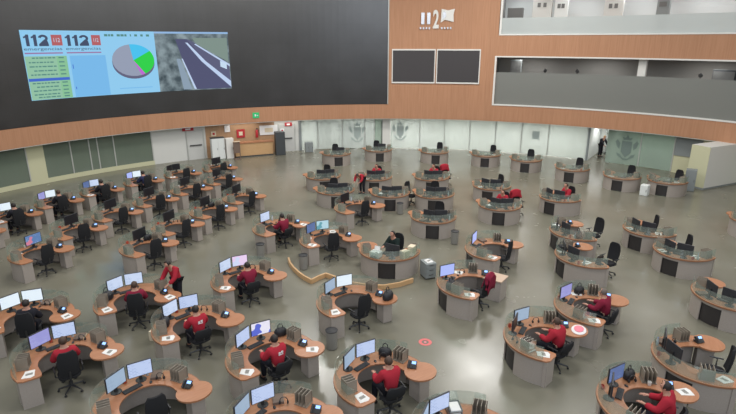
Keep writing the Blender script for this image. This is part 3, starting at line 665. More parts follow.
def person_kit(pose, hair, coat):
    root = empty('person')
    if pose == 'sit':
        J = dict(pel=(0, -.04, .58, .125), sp=(0, -.05, .76, .115), ch=(0, .0, .95, .125), nk=(0, .04, 1.10, .052), hd=(0, .08, 1.20, .078), tp=(0, .07, 1.31, .07))
        for s, k in ((-1, 'l'), (1, 'r')):
            J.update({'sh' + k: (.17 * s, .0, 1.02, .062), 'el' + k: (.25 * s, .12, .78, .045), 'wr' + k: (.17 * s, .36, .80, .03), 'pm' + k: (.155 * s, .43, .80, .034),
                      'hp' + k: (.09 * s, .02, .56, .09), 'kn' + k: (.13 * s, .42, .53, .065), 'an' + k: (.13 * s, .40, .11, .042), 'to' + k: (.14 * s, .53, .045, .036)})
    elif pose == 'stand':
        J = dict(pel=(0, 0, .95, .12), sp=(0, .04, 1.10, .11), ch=(0, .12, 1.28, .12), nk=(0, .20, 1.42, .05), hd=(0, .27, 1.50, .078), tp=(0, .30, 1.60, .07))
        for s, k in ((-1, 'l'), (1, 'r')):
            J.update({'sh' + k: (.17 * s, .13, 1.35, .06), 'el' + k: (.24 * s, .26, 1.10, .043), 'wr' + k: (.17 * s, .44, .97, .03), 'pm' + k: (.155 * s, .50, .94, .033),
                      'hp' + k: (.09 * s, 0, .90, .085), 'kn' + k: (.1 * s, .03, .49, .06), 'an' + k: (.1 * s, -.02, .09, .042), 'to' + k: (.11 * s, .13, .04, .036)})
    else:   # bent forward
        J = dict(pel=(0, -.12, .92, .12), sp=(0, .02, 1.04, .115), ch=(0, .2, 1.13, .12), nk=(0, .35, 1.16, .05), hd=(0, .45, 1.16, .078), tp=(0, .54, 1.20, .07))
        for s, k in ((-1, 'l'), (1, 'r')):
            J.update({'sh' + k: (.17 * s, .26, 1.14, .06), 'el' + k: (.23 * s, .36, .92, .043), 'wr' + k: (.17 * s, .5, .80, .03), 'pm' + k: (.155 * s, .57, .79, .033),
                      'hp' + k: (.09 * s, -.1, .88, .085), 'kn' + k: (.1 * s, -.02, .48, .06), 'an' + k: (.1 * s, -.06, .09, .042), 'to' + k: (.11 * s, .1, .04, .036)})
    E = [('pel', 'sp'), ('sp', 'ch'), ('ch', 'nk'), ('nk', 'hd'), ('hd', 'tp')]
    limb = []
    for k in 'lr': limb += [('ch', 'sh' + k), ('sh' + k, 'el' + k), ('el' + k, 'wr' + k), ('wr' + k, 'pm' + k), ('pel', 'hp' + k), ('hp' + k, 'kn' + k), ('kn' + k, 'an' + k), ('an' + k, 'to' + k)]
    E += limb; F = {}
    hd, tp = Vector(J['hd'][:3]), Vector(J['tp'][:3]); up = (tp - hd).normalized(); fw = Vector((0, 1, 0)); fw = (fw - up * fw.dot(up)).normalized()
    nose = hd + fw * .10 + up * .03
    J['ns'] = (*nose, .014); E.append(('hd', 'ns'))
    for s, k in ((-1, 'l'), (1, 'r')):
        ea = hd + Vector((.092 * s, -.01, 0)) + up * .03; J['ea' + k] = (*ea, .014); E.append(('hd', 'ea' + k))
        pm, wr = Vector(J['pm' + k][:3]), Vector(J['wr' + k][:3]); d = (pm - wr).normalized(); sd = Vector((1, 0, 0))
        for f in range(4):
            L = (.066, .078, .072, .056)[f]; b0 = pm + d * .02 + sd * (-.027 + .018 * f) * (-s); m1 = b0 + d * L * .55; t1 = m1 + d * L * .4 + Vector((0, 0, -.024))
            for nme, p, r in (('a', b0, .0095), ('b', m1, .0085), ('c', t1, .007)): J['f%d%s%s' % (f, k, nme)] = (*p, r)
            E += [('pm' + k, 'f%d%sa' % (f, k)), ('f%d%sa' % (f, k), 'f%d%sb' % (f, k)), ('f%d%sb' % (f, k), 'f%d%sc' % (f, k))]
        b0 = wr.lerp(pm, .5) - sd * s * .035; t1 = b0 + d * .045 - sd * s * .02
        J['t' + k + 'a'] = (*b0, .011); J['t' + k + 'b'] = (*t1, .008); E += [('wr' + k, 't' + k + 'a'), ('t' + k + 'a', 't' + k + 'b')]
    o = bpy.data.objects.new('body', skin_mesh('body', J, E, 'skin')); C.objects.link(o); o.parent = root
    def garment(nm, keys, grow, m):
        P = {k: (*J[k][:3], J[k][3] + grow) for k in keys}; ee = [(a, b) for a, b in E if a in P and b in P]
        g = bpy.data.objects.new(nm, skin_mesh(nm, P, ee, m)); C.objects.link(g); g.parent = root; return g
    if pose != 'sit':
        q = Vector(J['pel'][:3]); J['sk'] = (q.x, q.y - .01, q.z - .16, .125); E.append(('pel', 'sk'))
    garment('jacket', ['sk'] * (pose != 'sit') + ['pel', 'sp', 'ch', 'shl', 'shr', 'ell', 'elr', 'wrl', 'wrr'], (.042 if pose == 'sit' else .036), coat)
    garment('trousers', ['pel', 'hpl', 'hpr', 'knl', 'knr', 'anl', 'anr'], .018, 'dark_cloth')
    for k in 'lr':
        a, t = Vector(J['an' + k][:3]), Vector(J['to' + k][:3])
        MB().tube([(a.x, a.y - .06, .045), (a.x, a.y + .02, .05), (t.x, t.y - .02, .043), (t.x, t.y + .05, .034)], [.038, .047, .046, .028], 10).build('shoe', 'black_plastic', root, True)
    # hair shell around the head, open at the face
    hc = hd + up * .055 - fw * .012; vs, fs = [], []; n1, n2 = 9, 16; side_v = fw.cross(up)
    for i in range(n1 + 1):
        th = R(-38 + 128 * i / n1)
        for k in range(n2):
            ph = R(62 + (360 - 124) * k / (n2 - 1)) if i < 6 else R(62 + (360 - 124) * k / (n2 - 1)) if i < 7 else 2 * pi * k / n2
            rr = .094 if i > 2 else .098
            vs.append(hc + rr * (cos(th) * (cos(ph) * fw * 1.08 + sin(ph) * side_v * .92) + sin(th) * up * 1.08))
    for i in range(n1):
        for k in range(n2 - 1): a = i * n2 + k; fs.append((a, a + 1, a + n2 + 1, a + n2))
        if i >= 7: fs.append((i * n2 + n2 - 1, i * n2, (i + 1) * n2, (i + 1) * n2 + n2 - 1))
    MB().add(vs, fs).build('hair', hair, root, True)
    for s in (-1, 1):
        MB().lathe([(.004, -.008), (.010, 0), (.004, .008)], 8, tuple(hd + fw * .083 + up * .045 + side_v * .033 * s)).build('eye', 'eye_dark', root, True)
    mo = hd + fw * .082 - up * .012; MB().tube([tuple(mo + side_v * -.022), tuple(mo + fw * .004), tuple(mo + side_v * .022)], .006, 6).build('mouth', 'lip', root, True)
    return root
def add_emblem(p, pose):
    y = -.185; MB().box((-.02, y, .98), (.05, .01, .06)).box((.045, y, 1.0), (.05, .01, .05)).box((.01, y, .945), (.12, .01, .018)).build('back_emblem', 'white_cloth', p)
def jacket_kit():   # jacket hung over a chair back
    root = empty('draped_jacket'); b = MB(); vs, fs = [], []
    prof = [(.92, -.12), (1.0, -.13), (1.1, -.14), (1.2, -.16), (1.27, -.20), (1.28, -.28), (1.20, -.37), (1.05, -.37), (.9, -.36), (.74, -.35)]
    nx = 8
    for i, (z, y) in enumerate(prof):
        for k in range(nx + 1):
            x = -1 + 2 * k / nx; w = .27 + .03 * sin(i * 1.7)
            vs.append((x * w, y - .20 * 0 + .012 * sin(5 * x + i), z - .10 * abs(x) ** 3))
    for i in range(len(prof) - 1):
        for k in range(nx): a = i * (nx + 1) + k; fs.append((a, a + 1, a + nx + 2, a + nx + 1))
    o = b.add([(x, y - .03, z) for x, y, z in vs[0:]], fs); 
    # keep clear of the seat: only the part above it in front
    o.v = [(x, y, max(z, .55) if y > -.15 else z) for x, y, z in o.v]
    j = o.build('jacket_body', 'red_cloth', root, True); md = j.modifiers.new('Solidify', 'SOLIDIFY'); md.thickness = .025
    for s in (-1, 1): MB().tube([(.22 * s, -.28, 1.18), (.27 * s, -.31, 1.0), (.26 * s, -.31, .80)], [.06, .055, .045], 8).build('sleeve', 'red_cloth', root, True)
    return root

# ---------------------------------------------------------------- the desks
# name: x, y, facing, kit, monitors, chair, person, phrase
D = {}
def desk(n, x, y, a, ph, mons=('disp_off', 'disp_off'), kit=None, extras=(), chair=(0, -.28, 0), person=None, phone=True):
    kit = kit or ('std' if n == 'm44' else 'slim' if n[0] in 'km' or n in ('r20', 'r21') else 'front' if n in ('c13', 'r18', 'r19', 'r22', 'r25') else 'std')
    if kit in ('front', 'slim') and chair == (0, -.28, 0): chair = (-.18, -.46, -30)
    D[n] = dict(x=x, y=y, a=a, ph=ph, mons=mons, kit=kit, extras=extras, chair=chair, person=person, phone=phone)
OFF2 = ('disp_off', 'disp_off'); OFF1 = ('disp_off',)
desk('n1', -4.80, 9.83, 130, 'cut by the bottom edge at lower left', ('disp_grey', 'disp_form'), extras=('case_r', 'headset'))
desk('n2', -7.54, 11.51, 126, 'at the lower left edge above the bottom corner', ('disp_violet', 'disp_form'), extras=('case_r', 'headset'), person=('sit', 'hair_brown', 'red_cloth', 'person in red with dark hair'))
desk('n3', -9.64, 13.45, 120, 'on the left edge below the ribbon rows', ('disp_white', 'disp_white'), extras=('folder', 'clutter'), person=('sit', 'hair_dark', 'dark_cloth', 'dark-haired person in black'))
desk('n4', -7.11, 14.62, 121, 'beside the standing woman in red', ('disp_doc', 'disp_doc'), extras=('paper_l', 'bag_l', 'paper_e'), person=('sit', 'hair_brown', 'burgundy_cloth', 'brown-haired person in burgundy'))
desk('n5', -4.80, 13.11, 126, 'right of the standing woman, with empty round end', ('disp_doc', 'disp_form'), extras=('bag_l', 'rack'), person=('sit', 'hair_dark', 'red_cloth', 'dark-haired person in red emblem jacket'))
desk('n6', -2.40, 11.61, 127, 'of the emblem-jacket worker nearest the centre', ('disp_form', 'disp_map'), extras=('paper_l', 'bag_r'), person=('sit', 'hair_dark', 'red_cloth', 'dark-haired person in red emblem jacket'))
desk('n7', -1.77, 8.95, 132, 'cut by the bottom edge left of centre', ('disp_grey', 'disp_form'), extras=('case_r', 'bottle'))
desk('n8', 1.95, 8.60, 130, 'cut by the bottom edge right of centre', ('disp_grey', 'disp_form'), extras=('tray_r', 'case_r'))
desk('n9', .35, 10.65, 126, 'left of the red floor emblem', ('disp_grey', 'disp_form'), extras=('paper_l', 'clutter', 'bag_r'), person=('sit', 'hair_brown', 'red_cloth', 'brown-haired person in red'))
desk('n10', -.41, 14.49, 121, 'in front of the dais, with black backpack', ('disp_grey', 'disp_white'), extras=('bag_e', 'headset'))
desk('n11', -4.03, 16.09, 124, 'left of the dais with pinkish lit monitor', ('disp_doc', 'disp_pink'), extras=('clutter', 'headset'), person=('sit', 'hair_dark', 'burgundy_cloth', 'dark-haired person in burgundy'))
desk('n12', -1.57, 19.77, 118, 'on the dais strewn with white papers', ('disp_navy', 'disp_cyan'), extras=('paper_l', 'paper_c', 'paper_l2'))
desk('c13', .82, 18.72, 262, 'on the dais with white printer', ('disp_navy',), extras=('printer', 'boxes'), person=('sit', 'hair_dark', 'green_black_cloth', 'dark-haired person in dark top'))
desk('c14', 3.4, 15.75, 145, 'right of the dais with square return', ('disp_blue',), kit='square', extras=('paper_c', 'clutter', 'bag_l'))
desk('c15', 4.84, 18.72, 140, 'behind the desk with square return', ('disp_blue',), extras=('rack', 'folder'))
desk('r16', 4.78, 12.42, 136, 'with shiny steel rack right of floor emblem', ('disp_off', 'disp_grey'), extras=('steel', 'clutter', 'headset'), person=('sit', 'hair_brown', 'red_cloth', 'brown-haired person in bright red'))
desk('r17', 6.72, 14.12, 138, 'behind the steel-rack desk', ('disp_violet',), extras=('paper_c', 'bag_r', 'clutter', 'paper_l'), person=('sit', 'hair_grey', 'burgundy_cloth', 'grey-haired person in burgundy'))
desk('r18', 8.08, 18.1, 188, 'with glowing tablet right of centre', OFF2, extras=('tablet', 'paper_c', 'clutter', 'bag_r'), chair=(-.15, -.75, 25))
desk('r19', 8.75, 20.75, 188, 'behind the glowing-tablet desk', OFF2, extras=('rack', 'clutter', 'tray_r', 'bag_l'), chair=(.1, -.75, 20))
desk('r20', 11.9, 21.05, 212, 'at right, farther of two left-facing ones', OFF2, extras=('paper_c', 'headset'), chair=(.3, -.3, -40))
desk('r21', 11.95, 18.65, 216, 'at right, nearer of two left-facing ones', OFF2, extras=('paper_c', 'clutter'), chair=(.3, -.3, -50))
desk('r22', 11.35, 14.9, 205, 'on the right edge below the left-facing pair', OFF2, extras=('paper_l', 'paper_c', 'folder'))
desk('r23', 8.32, 11.45, 160, 'on the right edge above the bottom corner', OFF2, extras=('rack', 'folder', 'case_r'))
desk('r24', 6.2, 9.72, 137, 'at the bottom right corner', ('disp_off', 'disp_navy'), extras=('headset', 'bag_r', 'paper_e', 'mug'), person=('sit', 'hair_dark', 'red_cloth', 'person in bright red'), chair=(-.1, -.35, 0))
desk('r25', 17.3, 22.19, 230, 'cropped by the right edge, farthest back', OFF1, extras=('folder',))
for i, (n, x, y, a) in enumerate((('k34', -2.24, 36.91, 282), ('k33', .75, 38.31, 275), ('k32', 4.78, 37.61, 268), ('k31', 8.25, 36.57, 255), ('k30', 10.63, 34.98, 250), ('k28', 12.78, 32.39, 240), ('k26', 14.96, 30.36, 232), ('k27', 17.05, 29.3, 228))):
    desk(n, x, y, a, ('leftmost', 'second from left', 'third from left', 'fourth from left', 'fifth from left', 'sixth from left', 'second from right', 'rightmost')[i] + ' in the back row', OFF1 if i < 2 else (), extras=(('folder', 'paper_c'), ('clutter', 'paper_c'), ('paper_c',), ('folder', 'paper_c', 'paper_l'))[i % 4], chair=((-.1, -.3, 10), (.2, -.3, -20), (-.5, -.3, 30), (-.55, -.35, 20), (-.35, -.4, 10), (-.3, -.35, 20), (-.35, -.35, 15), (-.45, -.35, 25))[i])
o4 = ('leftmost', 'second', 'third', 'rightmost')
for i, (n, x, y, a, p) in enumerate((('m42', -2.65, 30.36, 280, None), ('m40', .38, 30.15, 268, ('sit', 'hair_brown', 'red_cloth', 'person in bright red')), ('m37', 3.72, 30.14, 262, ('sit', 'hair_brown', 'red_cloth', 'person in deep red')), ('m35', 6.8, 28.16, 245, None))):
    desk(n, x, y, a, o4[i] + ' in the second row from back', OFF2, extras=('clutter', 'paper_c') if i % 2 else ('clutter', 'folder'), person=p)
for i, (n, x, y, a, p) in enumerate((('m43', -1.76, 27.3, 278, None), ('m41', 1.15, 26.77, 268, None), ('m38', 3.45, 26.6, 262, None), ('m36', 6.38, 24.6, 255, ('sit', 'hair_brown', 'red_cloth', 'person in deep red')))):
    desk(n, x, y, a, o4[i] + ' in the third row from back', OFF2, extras=('clutter', 'paper_c', 'tray_r') if i % 2 else ('clutter', 'bag_l', 'folder'), person=p, chair=((0, -.3, 0), (-1.25, -.2, 60), (0, -.3, 0), (-.1, -.35, 10))[i])
desk('m39', 2.95, 22.8, 262, 'behind the dais with dark recess and bin', OFF2, extras=('clutter', 'bag_l', 'folder', 'mug'))
desk('m44', -.45, 24.0, 128, 'behind the dais, facing the video wall', OFF1, extras=('folder', 'clutter'))
desk('l45', -3.71, 21.15, 135, 'left behind the dais with one lit monitor', ('disp_doc',), extras=('clutter', 'bag_r', 'paper_e'), person=('sit', 'hair_dark', 'burgundy_cloth', 'dark-haired person in burgundy'))
desk('k29', 9.82, 25.9, 220, 'alone right of the third row', OFF2, extras=('clutter', 'folder'), person=('sit', 'hair_brown', 'red_cloth', 'brown-haired person in red'))
o7 = ('nearest', 'second nearest', 'third nearest', 'fourth nearest', 'fifth nearest', 'sixth nearest', 'farthest')
for i, (n, x, y, a, mo) in enumerate((('a46', -12.2, 18.3, 148, ('disp_icons',)), ('a47', -12.0, 20.65, 148, OFF1), ('a48', -11.4, 22.85, 146, OFF1), ('a49', -10.45, 24.95, 145, OFF1), ('a50', -9.35, 27.0, 143, OFF1), ('a51', -8.2, 29.0, 142, OFF1))):
    desk(n, x, y, a, (o7[i] if i < 5 else 'farthest') + ' in the middle ribbon row', mo, 'row', extras=('folder', 'clutter') if i % 2 else ('rack', 'paper_c'))
for i, (n, x, y, a, mo) in enumerate((('b52', -8.4, 18.9, 148, OFF1), ('b53', -8.05, 21.15, 148, OFF1), ('b54', -7.15, 23.3, 146, OFF1), ('b55', -6.2, 25.5, 145, OFF1))):
    desk(n, x, y, a, ('nearest', 'second nearest', 'third nearest', 'farthest')[i] + ' in the front ribbon row', mo, 'row', extras=('folder', 'paper_c', 'clutter') if i % 2 else ('rack', 'paper_c', 'bag_r'))
GP = {1: ('sit', 'hair_dark', 'dark_cloth', 'dark-haired person in black'), 2: ('sit', 'hair_brown', 'dark_cloth', 'brown-haired person in black'), 3: ('sit', 'hair_dark', 'dark_cloth', 'dark-haired person in black'), 4: ('sit', 'hair_dark', 'navy_cloth', 'dark-haired person in navy')}
for i, (n, x, y, a, mo) in enumerate((('g58', -16.1, 20.3, 148, OFF1), ('g57', -15.9, 22.6, 148, ('disp_grey', 'disp_white')), ('g59', -15.1, 24.75, 146, ('disp_violet', 'disp_white')), ('g60', -14.0, 26.8, 142, ('disp_navy', 'disp_doc')), ('g61', -12.6, 28.75, 138, ('disp_blue', 'disp_white')), ('g62', -11.0, 30.5, 135, OFF2), ('g63', -9.2, 32.0, 132, OFF1))):
    desk(n, x, y, a, o7[i] + ' in the ribbon row along the glass', mo, 'row', extras=('folder', 'paper_l') if i % 2 else ('clutter', 'rack'), person=GP.get(i))

SX = {'row': .84, 'slim': .90}
def place(d, o, lx, ly, z, rz=0):
    th = R(d['a'] - 90); sx = SX.get(d['kit'], 1.); lx *= sx
    put(o, (d['x'] + lx * cos(th) - ly * sin(th), d['y'] + lx * sin(th) + ly * cos(th), z), th + rz); return o
TOP = .7605
DZ = {}
def dz(n): return .0
for n_, d_ in D.items():
    if n_[0] in 'nrc' and 'paper_l' not in d_['extras']: d_['extras'] = tuple(d_['extras']) + ('paper_l',)
    if n_ in ('n1', 'n2', 'n5', 'n7', 'r24', 'r23', 'c14', 'b52', 'b54', 'a47', 'a49', 'g57', 'g59', 'g61') and 'clutter' not in d_['extras']: d_['extras'] = tuple(e for e in d_['extras'] if e not in ('rack', 'headset', 'bottle')) + ('clutter',)
    if n_ in ('n2', 'n3', 'r24', 'n6') and 'paper_e' not in d_['extras']: d_['extras'] += ('paper_e',)
for d_ in D.values():
    if {'folder', 'case_r', 'tray_r'} & set(d_['extras']): d_['extras'] = tuple(e for e in d_['extras'] if e != 'paper_c')
rnd = random.Random(11)
for n, d in D.items():
    ph = d['ph']; z = TOP
    o = get('desk_' + d['kit'], desk_kit, SX.get(d['kit'], 1.), d['kit'] == 'square', d['kit'] in ('front', 'slim'))
    tag(o, 'curved grey desk with beech top, ' + ph, 'desk', 'curved operator desks'); place(d, o, 0, 0, 0)
    cx_, cy_, cr = d['chair']
    if n[0] == 'k' and n != 'k29': cx_, cy_, cr = cx_ * .7, cy_ - .28, -abs(cr)
    fr = d['kit'] in ('front', 'slim'); pcx = -.16 if fr else 0; pcr = -28 if fr else 0
    if d['person']: cx_, cy_, cr = pcx, -.30, pcr + rnd.uniform(-14, 14)
    else: cr += rnd.uniform(-12, 12)
    low = n in ('n5', 'n6', 'n9', 'n11', 'r16', 'r17', 'r24', 'l45')
    o = get('chair_low', chair_kit, .88) if low else get('chair', chair_kit)
    tag(o, ('black low-backed' if low else 'black high-backed') + ' office chair at the desk ' + ph, 'chair', 'black office chairs'); place(d, o, cx_, cy_, 0, R(cr))
    if d['person']:
        pose, hair, coat, plab = d['person']
        key = 'person_' + hair + coat + ('e' if n in ('n5', 'n6') else '')
        fresh = key not in PROTO
        o = get(key, person_kit, pose, hair, coat)
        if fresh and n in ('n5', 'n6'): add_emblem(o, pose)
        tag(o, plab + ', desk ' + ph, 'person', 'seated operators'); place(d, o, pcx + .05 * sin(R(-cr)), -.30 + .06 * cos(R(cr)), 0, R(pcr + (cr - pcr) * .6)); o.scale = (1.08, 1.08, 1.06)
    ms = d['mons']; mr = {'c14': -42, 'r16': -12, 'r17': -24, 'r24': -10, 'r18': 8}.get(n, 0)
    if len(ms) == 2:
        for k, (m, f) in enumerate(zip(ms, (30, -8))):
            o = get('mon_' + m, monitor_kit, m); st = 'switched-off' if m == 'disp_off' else 'lit'
            tag(o, '%s %s twin monitor on the desk %s' % (st, ('left', 'right')[k], ph), 'monitor', 'twin monitors on the curved desks')
            place(d, o, -.88 * sin(R(f - fr * 5)), .88 * cos(R(f - fr * 5)), z, R(f * .92 - fr * 20 + mr)); o.scale = (1.02, 1, 1.05) if d['kit'] != 'row' else (.88, 1, .98)
    elif ms:
        o = get('mon_' + ms[0], monitor_kit, ms[0]); tag(o, ('black single monitor on the desk ' if ms[0] == 'disp_off' else 'lit single monitor on the desk ') + ph, 'monitor', 'single monitors on the curved desks')
        if d['kit'] == 'row': place(d, o, .28, .80, z, R(11)); o.scale = (1.25, 1, 1.08)
        else: place(d, o, -.88 * sin(R(12)), .86 * cos(R(12)), z, R(12 - fr * 35 + mr)); o.scale = (1.08, 1, 1.08)
    if not ms: pass
    o = get('kb', keyboard_kit); tag(o, 'black keyboard on the desk ' + ph, 'keyboard', 'black keyboards'); place(d, o, -.675 * sin(R(12)), .675 * cos(R(12)), z, R(12 + rnd.uniform(-5, 5)))
    o = get('mouse', mouse_kit); tag(o, 'black mouse on the desk ' + ph, 'mouse', 'black mice'); place(d, o, .70 * sin(R(22)), .70 * cos(R(22)), z, R(-20))
    o = get('phone', phone_kit); tag(o, 'black blue-lit phone on the desk ' + ph, 'phone', 'black desk phones'); place(d, o, .84, -.06, z + .004, R(-62 + rnd.uniform(-10, 10)))
    for k, (lx, ly, rz) in enumerate(((-.87, .12, 80), (.82, .36, -64))):
        if n == 'r18' and k == 0: continue
        mm = 'steel' if 'steel' in d['extras'] and k == 0 else 'rack_metal'
        o = get('rack_' + mm, rack_kit, mm); tag(o, ('left' if k == 0 else 'right') + (' shiny steel' if mm == 'steel' else ' grey') + ' file rack on the desk ' + ph, 'file rack', 'metal file racks'); place(d, o, lx, ly, z, R(rz + rnd.uniform(-8, 8)))
    for e in d['extras']:
        if e.startswith('paper'):
            lx, ly = {'paper_l': (-.82, -.29) if not fr else (-.62, .38), 'paper_l2': (-.70, .46), 'paper_c': (.50, .74) if d['kit'] != 'row' else (-.44, .70), 'paper_e': (.93, -.40)}[e]
            if d['kit'] == 'square' and e == 'paper_e': continue
            o = get('paper', paper_kit, 'paper'); w_ = {'paper_l': 'left arm of desk', 'paper_l2': 'inner arm of desk', 'paper_c': 'middle of desk', 'paper_e': 'round end of desk'}[e]
            tag(o, 'white papers on %s %s' % (w_, ph), 'papers', 'loose white papers'); place(d, o, lx, ly, z + (.004 if e == 'paper_e' else 0), R(rnd.uniform(-30, 60)))
        elif e.startswith('bag'):
            o = get('bag', bag_kit); lx, ly = {'bag_l': (-.72, .42), 'bag_r': (.62, .72), 'bag_e': (.96, -.38)}[e]; tag(o, 'soft black bag lying on the desk ' + ph, 'bag', 'black bags on desks'); place(d, o, lx, ly, z + .004, R(rnd.uniform(-60, 60))); o.scale = (.78, .78, .85) if e == 'bag_r' else (1, 1, 1)
        elif e == 'clutter':
            o = get('mug_red', mug_kit, 'mug_red'); tag(o, 'red mug on the desk ' + ph, 'mug', 'mugs on desks'); place(d, o, *((-.68, .74) if fr else (-.20, 1.02)), z, rnd.uniform(0, 6))
            o = get('bottle', bottle_kit); tag(o, 'clear water bottle on the desk ' + ph, 'bottle', 'water bottles on desks'); place(d, o, *((-.80, .60) if fr else (.32, 1.02) if d['kit'] == 'row' else (.30, .99)), z)
            o = get('hs', headset_kit); tag(o, 'black headset on the desk ' + ph, 'headset', 'black headsets'); place(d, o, .47, .60, z, R(-38))
        elif e == 'bottle':
            o = get('bottle', bottle_kit); tag(o, 'clear water bottle on the desk ' + ph, 'bottle', 'water bottles on desks'); place(d, o, *((-.80, .60) if fr else (.32, 1.02) if d['kit'] == 'row' else (.30, .99)), z)
        elif e == 'mug':
            o = get('mug_w', mug_kit, 'mug_white'); tag(o, 'white mug on the desk ' + ph, 'mug', 'mugs on desks'); place(d, o, .66, .28, z, 1)
        elif e == 'headset':
            o = get('hs', headset_kit); tag(o, 'black headset on the desk ' + ph, 'headset', 'black headsets'); place(d, o, -.82, .52, z, R(70))
        elif e in ('folder', 'case_r'):
            if d['kit'] == 'row': continue
            o = get('folder', book_kit); tag(o, 'brown folder binder on the desk ' + ph, 'folder', 'brown folder binders'); place(d, o, *((.46, .82) if d['kit'] != 'row' else (-.50, .78)), z, R(-28))
        elif e == 'tray_r':
            o = get('tray', tray_kit); tag(o, 'grey two-level document tray on the desk ' + ph, 'tray', 'document trays'); place(d, o, .50, .77, z, R(-33))
        elif e == 'rack':
            o = get('mug_w', mug_kit, 'mug_white'); tag(o, 'white mug on the desk ' + ph, 'mug', 'mugs on desks'); place(d, o, *((.84, .60) if fr else (.02, 1.04)), z, 1)
        elif e == 'printer':
            o = get('printer', printer_kit); tag(o, 'white printer on the front of the desk ' + ph, 'printer'); place(d, o, .42, .82, z, R(155)); o.scale = (.82, .82, .9)
        elif e == 'boxes':
            for k in range(2):
                b = MB().box((0, 0, .14), (.3, .22, .28)).build('cardboard_box', 'paper_cream', bevel=.006); tag(b, ('taller' if k else 'shorter') + ' pale box file on the desk ' + ph, 'box'); b.scale = (1, 1, 1 + .3 * k); place(d, b, -.62 - .24 * k, .76 - .32 * k, z, R(50 + 20 * k))
        elif e == 'tablet':
            o = get('tablet', tablet_kit); tag(o, 'upright glowing tablet on the desk ' + ph, 'tablet'); place(d, o, -.72, .02, z, R(95))

# ---------------------------------------------------------------- loose things on the floor
DAIS = [(-3.12, 19.3), (-3.0, 18.85), (-2.8, 18.4), (-2.55, 17.95), (-2.3, 17.6), (-2.02, 17.3), (-1.8, 17.6), (-1.55, 17.85), (-1.1, 17.5), (-.55, 17.1), (0, 16.88), (.55, 16.85), (1.1, 17.05), (1.6, 17.4)]
ds = empty('low_dais_edge'); tag(ds, 'low curved wooden kerb on the floor around the two dais desks', 'kerb')
g = MB()
for (ax, ay), (bx_, by_) in zip(DAIS, DAIS[1:]):
    L = hypot(bx_ - ax, by_ - ay); g.box(((ax + bx_) / 2, (ay + by_) / 2, .09), (L + .03, .07, .18), atan2(by_ - ay, bx_ - ax))
g.build('kerb_board', 'counter_wood', ds, bevel=.01)
for i, (x, y, lb) in enumerate(((-1.02, 13.15, 'below the black backpack desk'), (-4.30, 19.75, 'in front of the desk left behind the dais'), (-2.45, 18.62, 'inside the dais kerb'), (3.7, 21.25, 'in front of the desk behind the dais'), (1.6, 25.35, 'far back between the rows'))):
    o = get('bin', bin_kit); put(o, (x, y, 0)); tag(o, 'grey round waste bin with black liner, ' + lb, 'bin', 'round waste bins')
o = cab('white_box_bin', 24.0, 17.4, .4, .4, .6, 'white_paint', 'white square bin between the two rightmost back desks', 'bin', doors=1); put(o, (15.55, 28.75, 0), R(-45))
o = pedestal_kit(); put(o, (2.2, 17.9, 0), R(20)); tag(o, 'grey drawer pedestal with casters right of the printer desk', 'drawer unit')
pr2 = dup(PROTO['paper']); put(pr2, (2.2, 17.9, .6205), .4); tag(pr2, 'white papers on top of the grey drawer pedestal', 'papers', 'loose white papers')
em_ = empty('floor_emblem'); put(em_, (1.65, 13.45, 0)); tag(em_, 'small red ring emblem painted on the floor', 'floor marking')
g = MB(); g.arc(0, 360, .10, .19, .001, .004, 32); g.build('ring', 'red_floor', em_); MB().lathe([(.04, .001), (.04, .004)], 20).build('centre_dot', 'pink_cloth', em_)
for i, (x, y, m, lb) in enumerate(((-2.1, 10.15, 'paper_cream', 'small cream box on the floor behind the emblem-jacket worker'), (-6.2, 13.6, 'paper_cream', 'small cream box on the floor by the lower left desk'))):
    b = MB().box((0, 0, .15), (.22, .22, .3)).build('floor_box', m, bevel=.01); put(b, (x, y, 0), .4 + i); tag(b, lb, 'box')
# red cushion, draped jackets, standing people
pk = empty('pink_cloth'); d = D['r16']; place(d, pk, .96, -.42, TOP + .004, .3); tag(pk, 'pink cloth on a white pad on the round desk end right of centre', 'cloth')
MB().lathe([(.27, 0), (.28, .012), (.25, .03)], 20, M=Matrix.Diagonal((1, .7, 1, 1))).build('white_pad', 'white_cloth', pk, True); MB().lathe([(.17, .03), (.18, .045), (.12, .065)], 16, M=Matrix.Diagonal((1, .7, 1, 1))).build('folded_cloth', 'pink_cloth', pk, True)
for n, lb in (('c14', 'red jacket draped over the chair right of the dais'), ('m36', ''), ('m37', '')):
    d = D[n]
    if n == 'c14':
        o = get('jacket_b', jacket_kit); [swap(c, 'burgundy_cloth') for c in o.children]; tag(o, lb, 'jacket', 'draped red jackets'); place(d, o, 0, -.28, 0, 0)
    else:
        o = get('chair', chair_kit); tag(o, 'spare black chair beside the desk ' + d['ph'], 'chair', 'black office chairs'); place(d, o, -.95, -.75, 0, R(30))
        o = get('jacket', jacket_kit); tag(o, 'red jacket over the spare chair beside desk ' + d['ph'], 'jacket', 'draped red jackets'); place(d, o, -.95, -.75, 0, R(30))
p = person_kit('stand', 'hair_dark', 'red_cloth'); put(p, (-6.18, 15.68, 0), R(150)); p.scale = (1.05, 1.05, 1.03); tag(p, 'standing dark-haired woman in a red jacket leaning towards a desk', 'person')
p = person_kit('bend', 'hair_dark', 'red_cloth'); put(p, (-.35, 29.0, 0), R(150)); tag(p, 'person in red bending far forward between the back rows', 'person')
p = person_kit('stand', 'hair_blond', 'dark_cloth'); x, y, _ = cyl(35.6, 0, 27.4); put(p, (x, y, 0), R(200)); tag(p, 'blond person in dark clothes standing in the bright doorway', 'person')

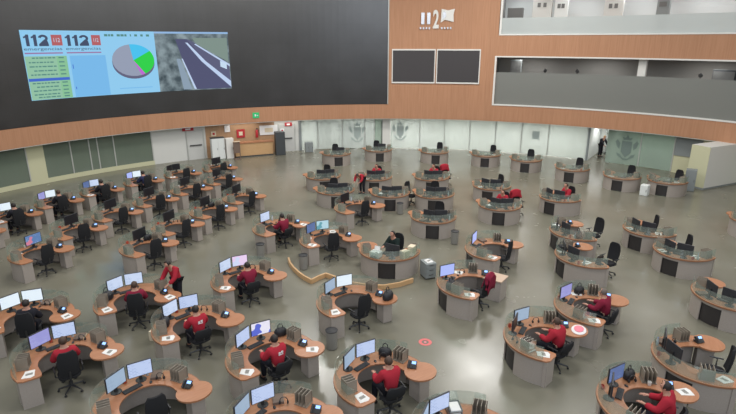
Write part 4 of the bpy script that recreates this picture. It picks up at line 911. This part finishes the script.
# ---------------------------------------------------------------- light
def area(name, loc, rot, sx, sy, power, col=(1, 1, 1)):
    L = bpy.data.lights.new(name, 'AREA'); L.shape = 'RECTANGLE'; L.size = sx; L.size_y = sy; L.energy = power; L.color = col
    o = bpy.data.objects.new(name, L); C.objects.link(o); o.location = loc; o.rotation_euler = rot; return o
for i, (x, y) in enumerate(((-12, 12), (0, 12), (12, 12), (-12, 24), (1, 24), (13, 24), (-4, 33), (8, 33))):
    area('ceiling_lamp', (x, y, 14.5), (0, 0, 0), 4, 3, 1000 if y > 30 else 820 if x < -5 and y > 20 else 640, (1, .98, .94))
area('window_lamp', (2, -7, 14.2), (R(80), 0, 0), 16, 8, 2300, (.80, .88, 1))  # added unseen light behind the camera, puts a bluish sheen on the video wall
area('window_lamp', (27, 14, 14.5), (R(82), 0, R(92)), 26, 6, 1100, (.95, .98, 1))  # second added light out of view at right, lightens the video wall's left side
for a in (-12, -4, 5, 13, 21, 29, 35.9):
    x, y, z = cyl(a, 2.4, 27.6); area('office_lamp', (x, y, z), (0, 0, -R(a)), 2.6, 1.2, 130 if a < 35 else 60, (1, 1, .98))
for a in (42, 47): x, y, z = cyl(a, 2.4, 27.2); area('office_lamp', (x, y, z), (0, 0, -R(a)), 2, 1, 45, (.9, 1, .9))
for a in (22, 30, 38, 46, 54): x, y, z = cyl(a, 11.7, RB + 2.4); area('gallery_lamp_upper', (x, y, z), (0, 0, -R(a)), 2.4, 1.2, 80, (.95, 1, 1))
for a in (24, 34, 48): x, y, z = cyl(a, 7.1, RB + 2.2); area('gallery_lamp_lower', (x, y, z), (0, 0, -R(a)), 2.0, 1.0, 75, (1, 1, .97))
for a in (-25, -17.5): x, y, z = cyl(a, 2.4, RW - .45); area('alcove_lamp', (x, y, z), (0, 0, -R(a)), 2.0, .5, 12, (1, .95, .88))
W = bpy.data.worlds.new('World'); bpy.context.scene.world = W; W.use_nodes = True
W.node_tree.nodes['Background'].inputs[0].default_value = (.86, .90, .92, 1); W.node_tree.nodes['Background'].inputs[1].default_value = .42

cam = bpy.data.cameras.new('Camera'); co = bpy.data.objects.new('Camera', cam); C.objects.link(co)
cam.sensor_width = 36; cam.lens = 36 * 531 / 736; cam.clip_end = 300
co.location = (0, 0, 8.3); co.rotation_euler = (R(90 - 17.4), 0, 0)
sc = bpy.context.scene; sc.camera = co
sc.view_settings.view_transform = 'Standard'; sc.view_settings.look = 'None'
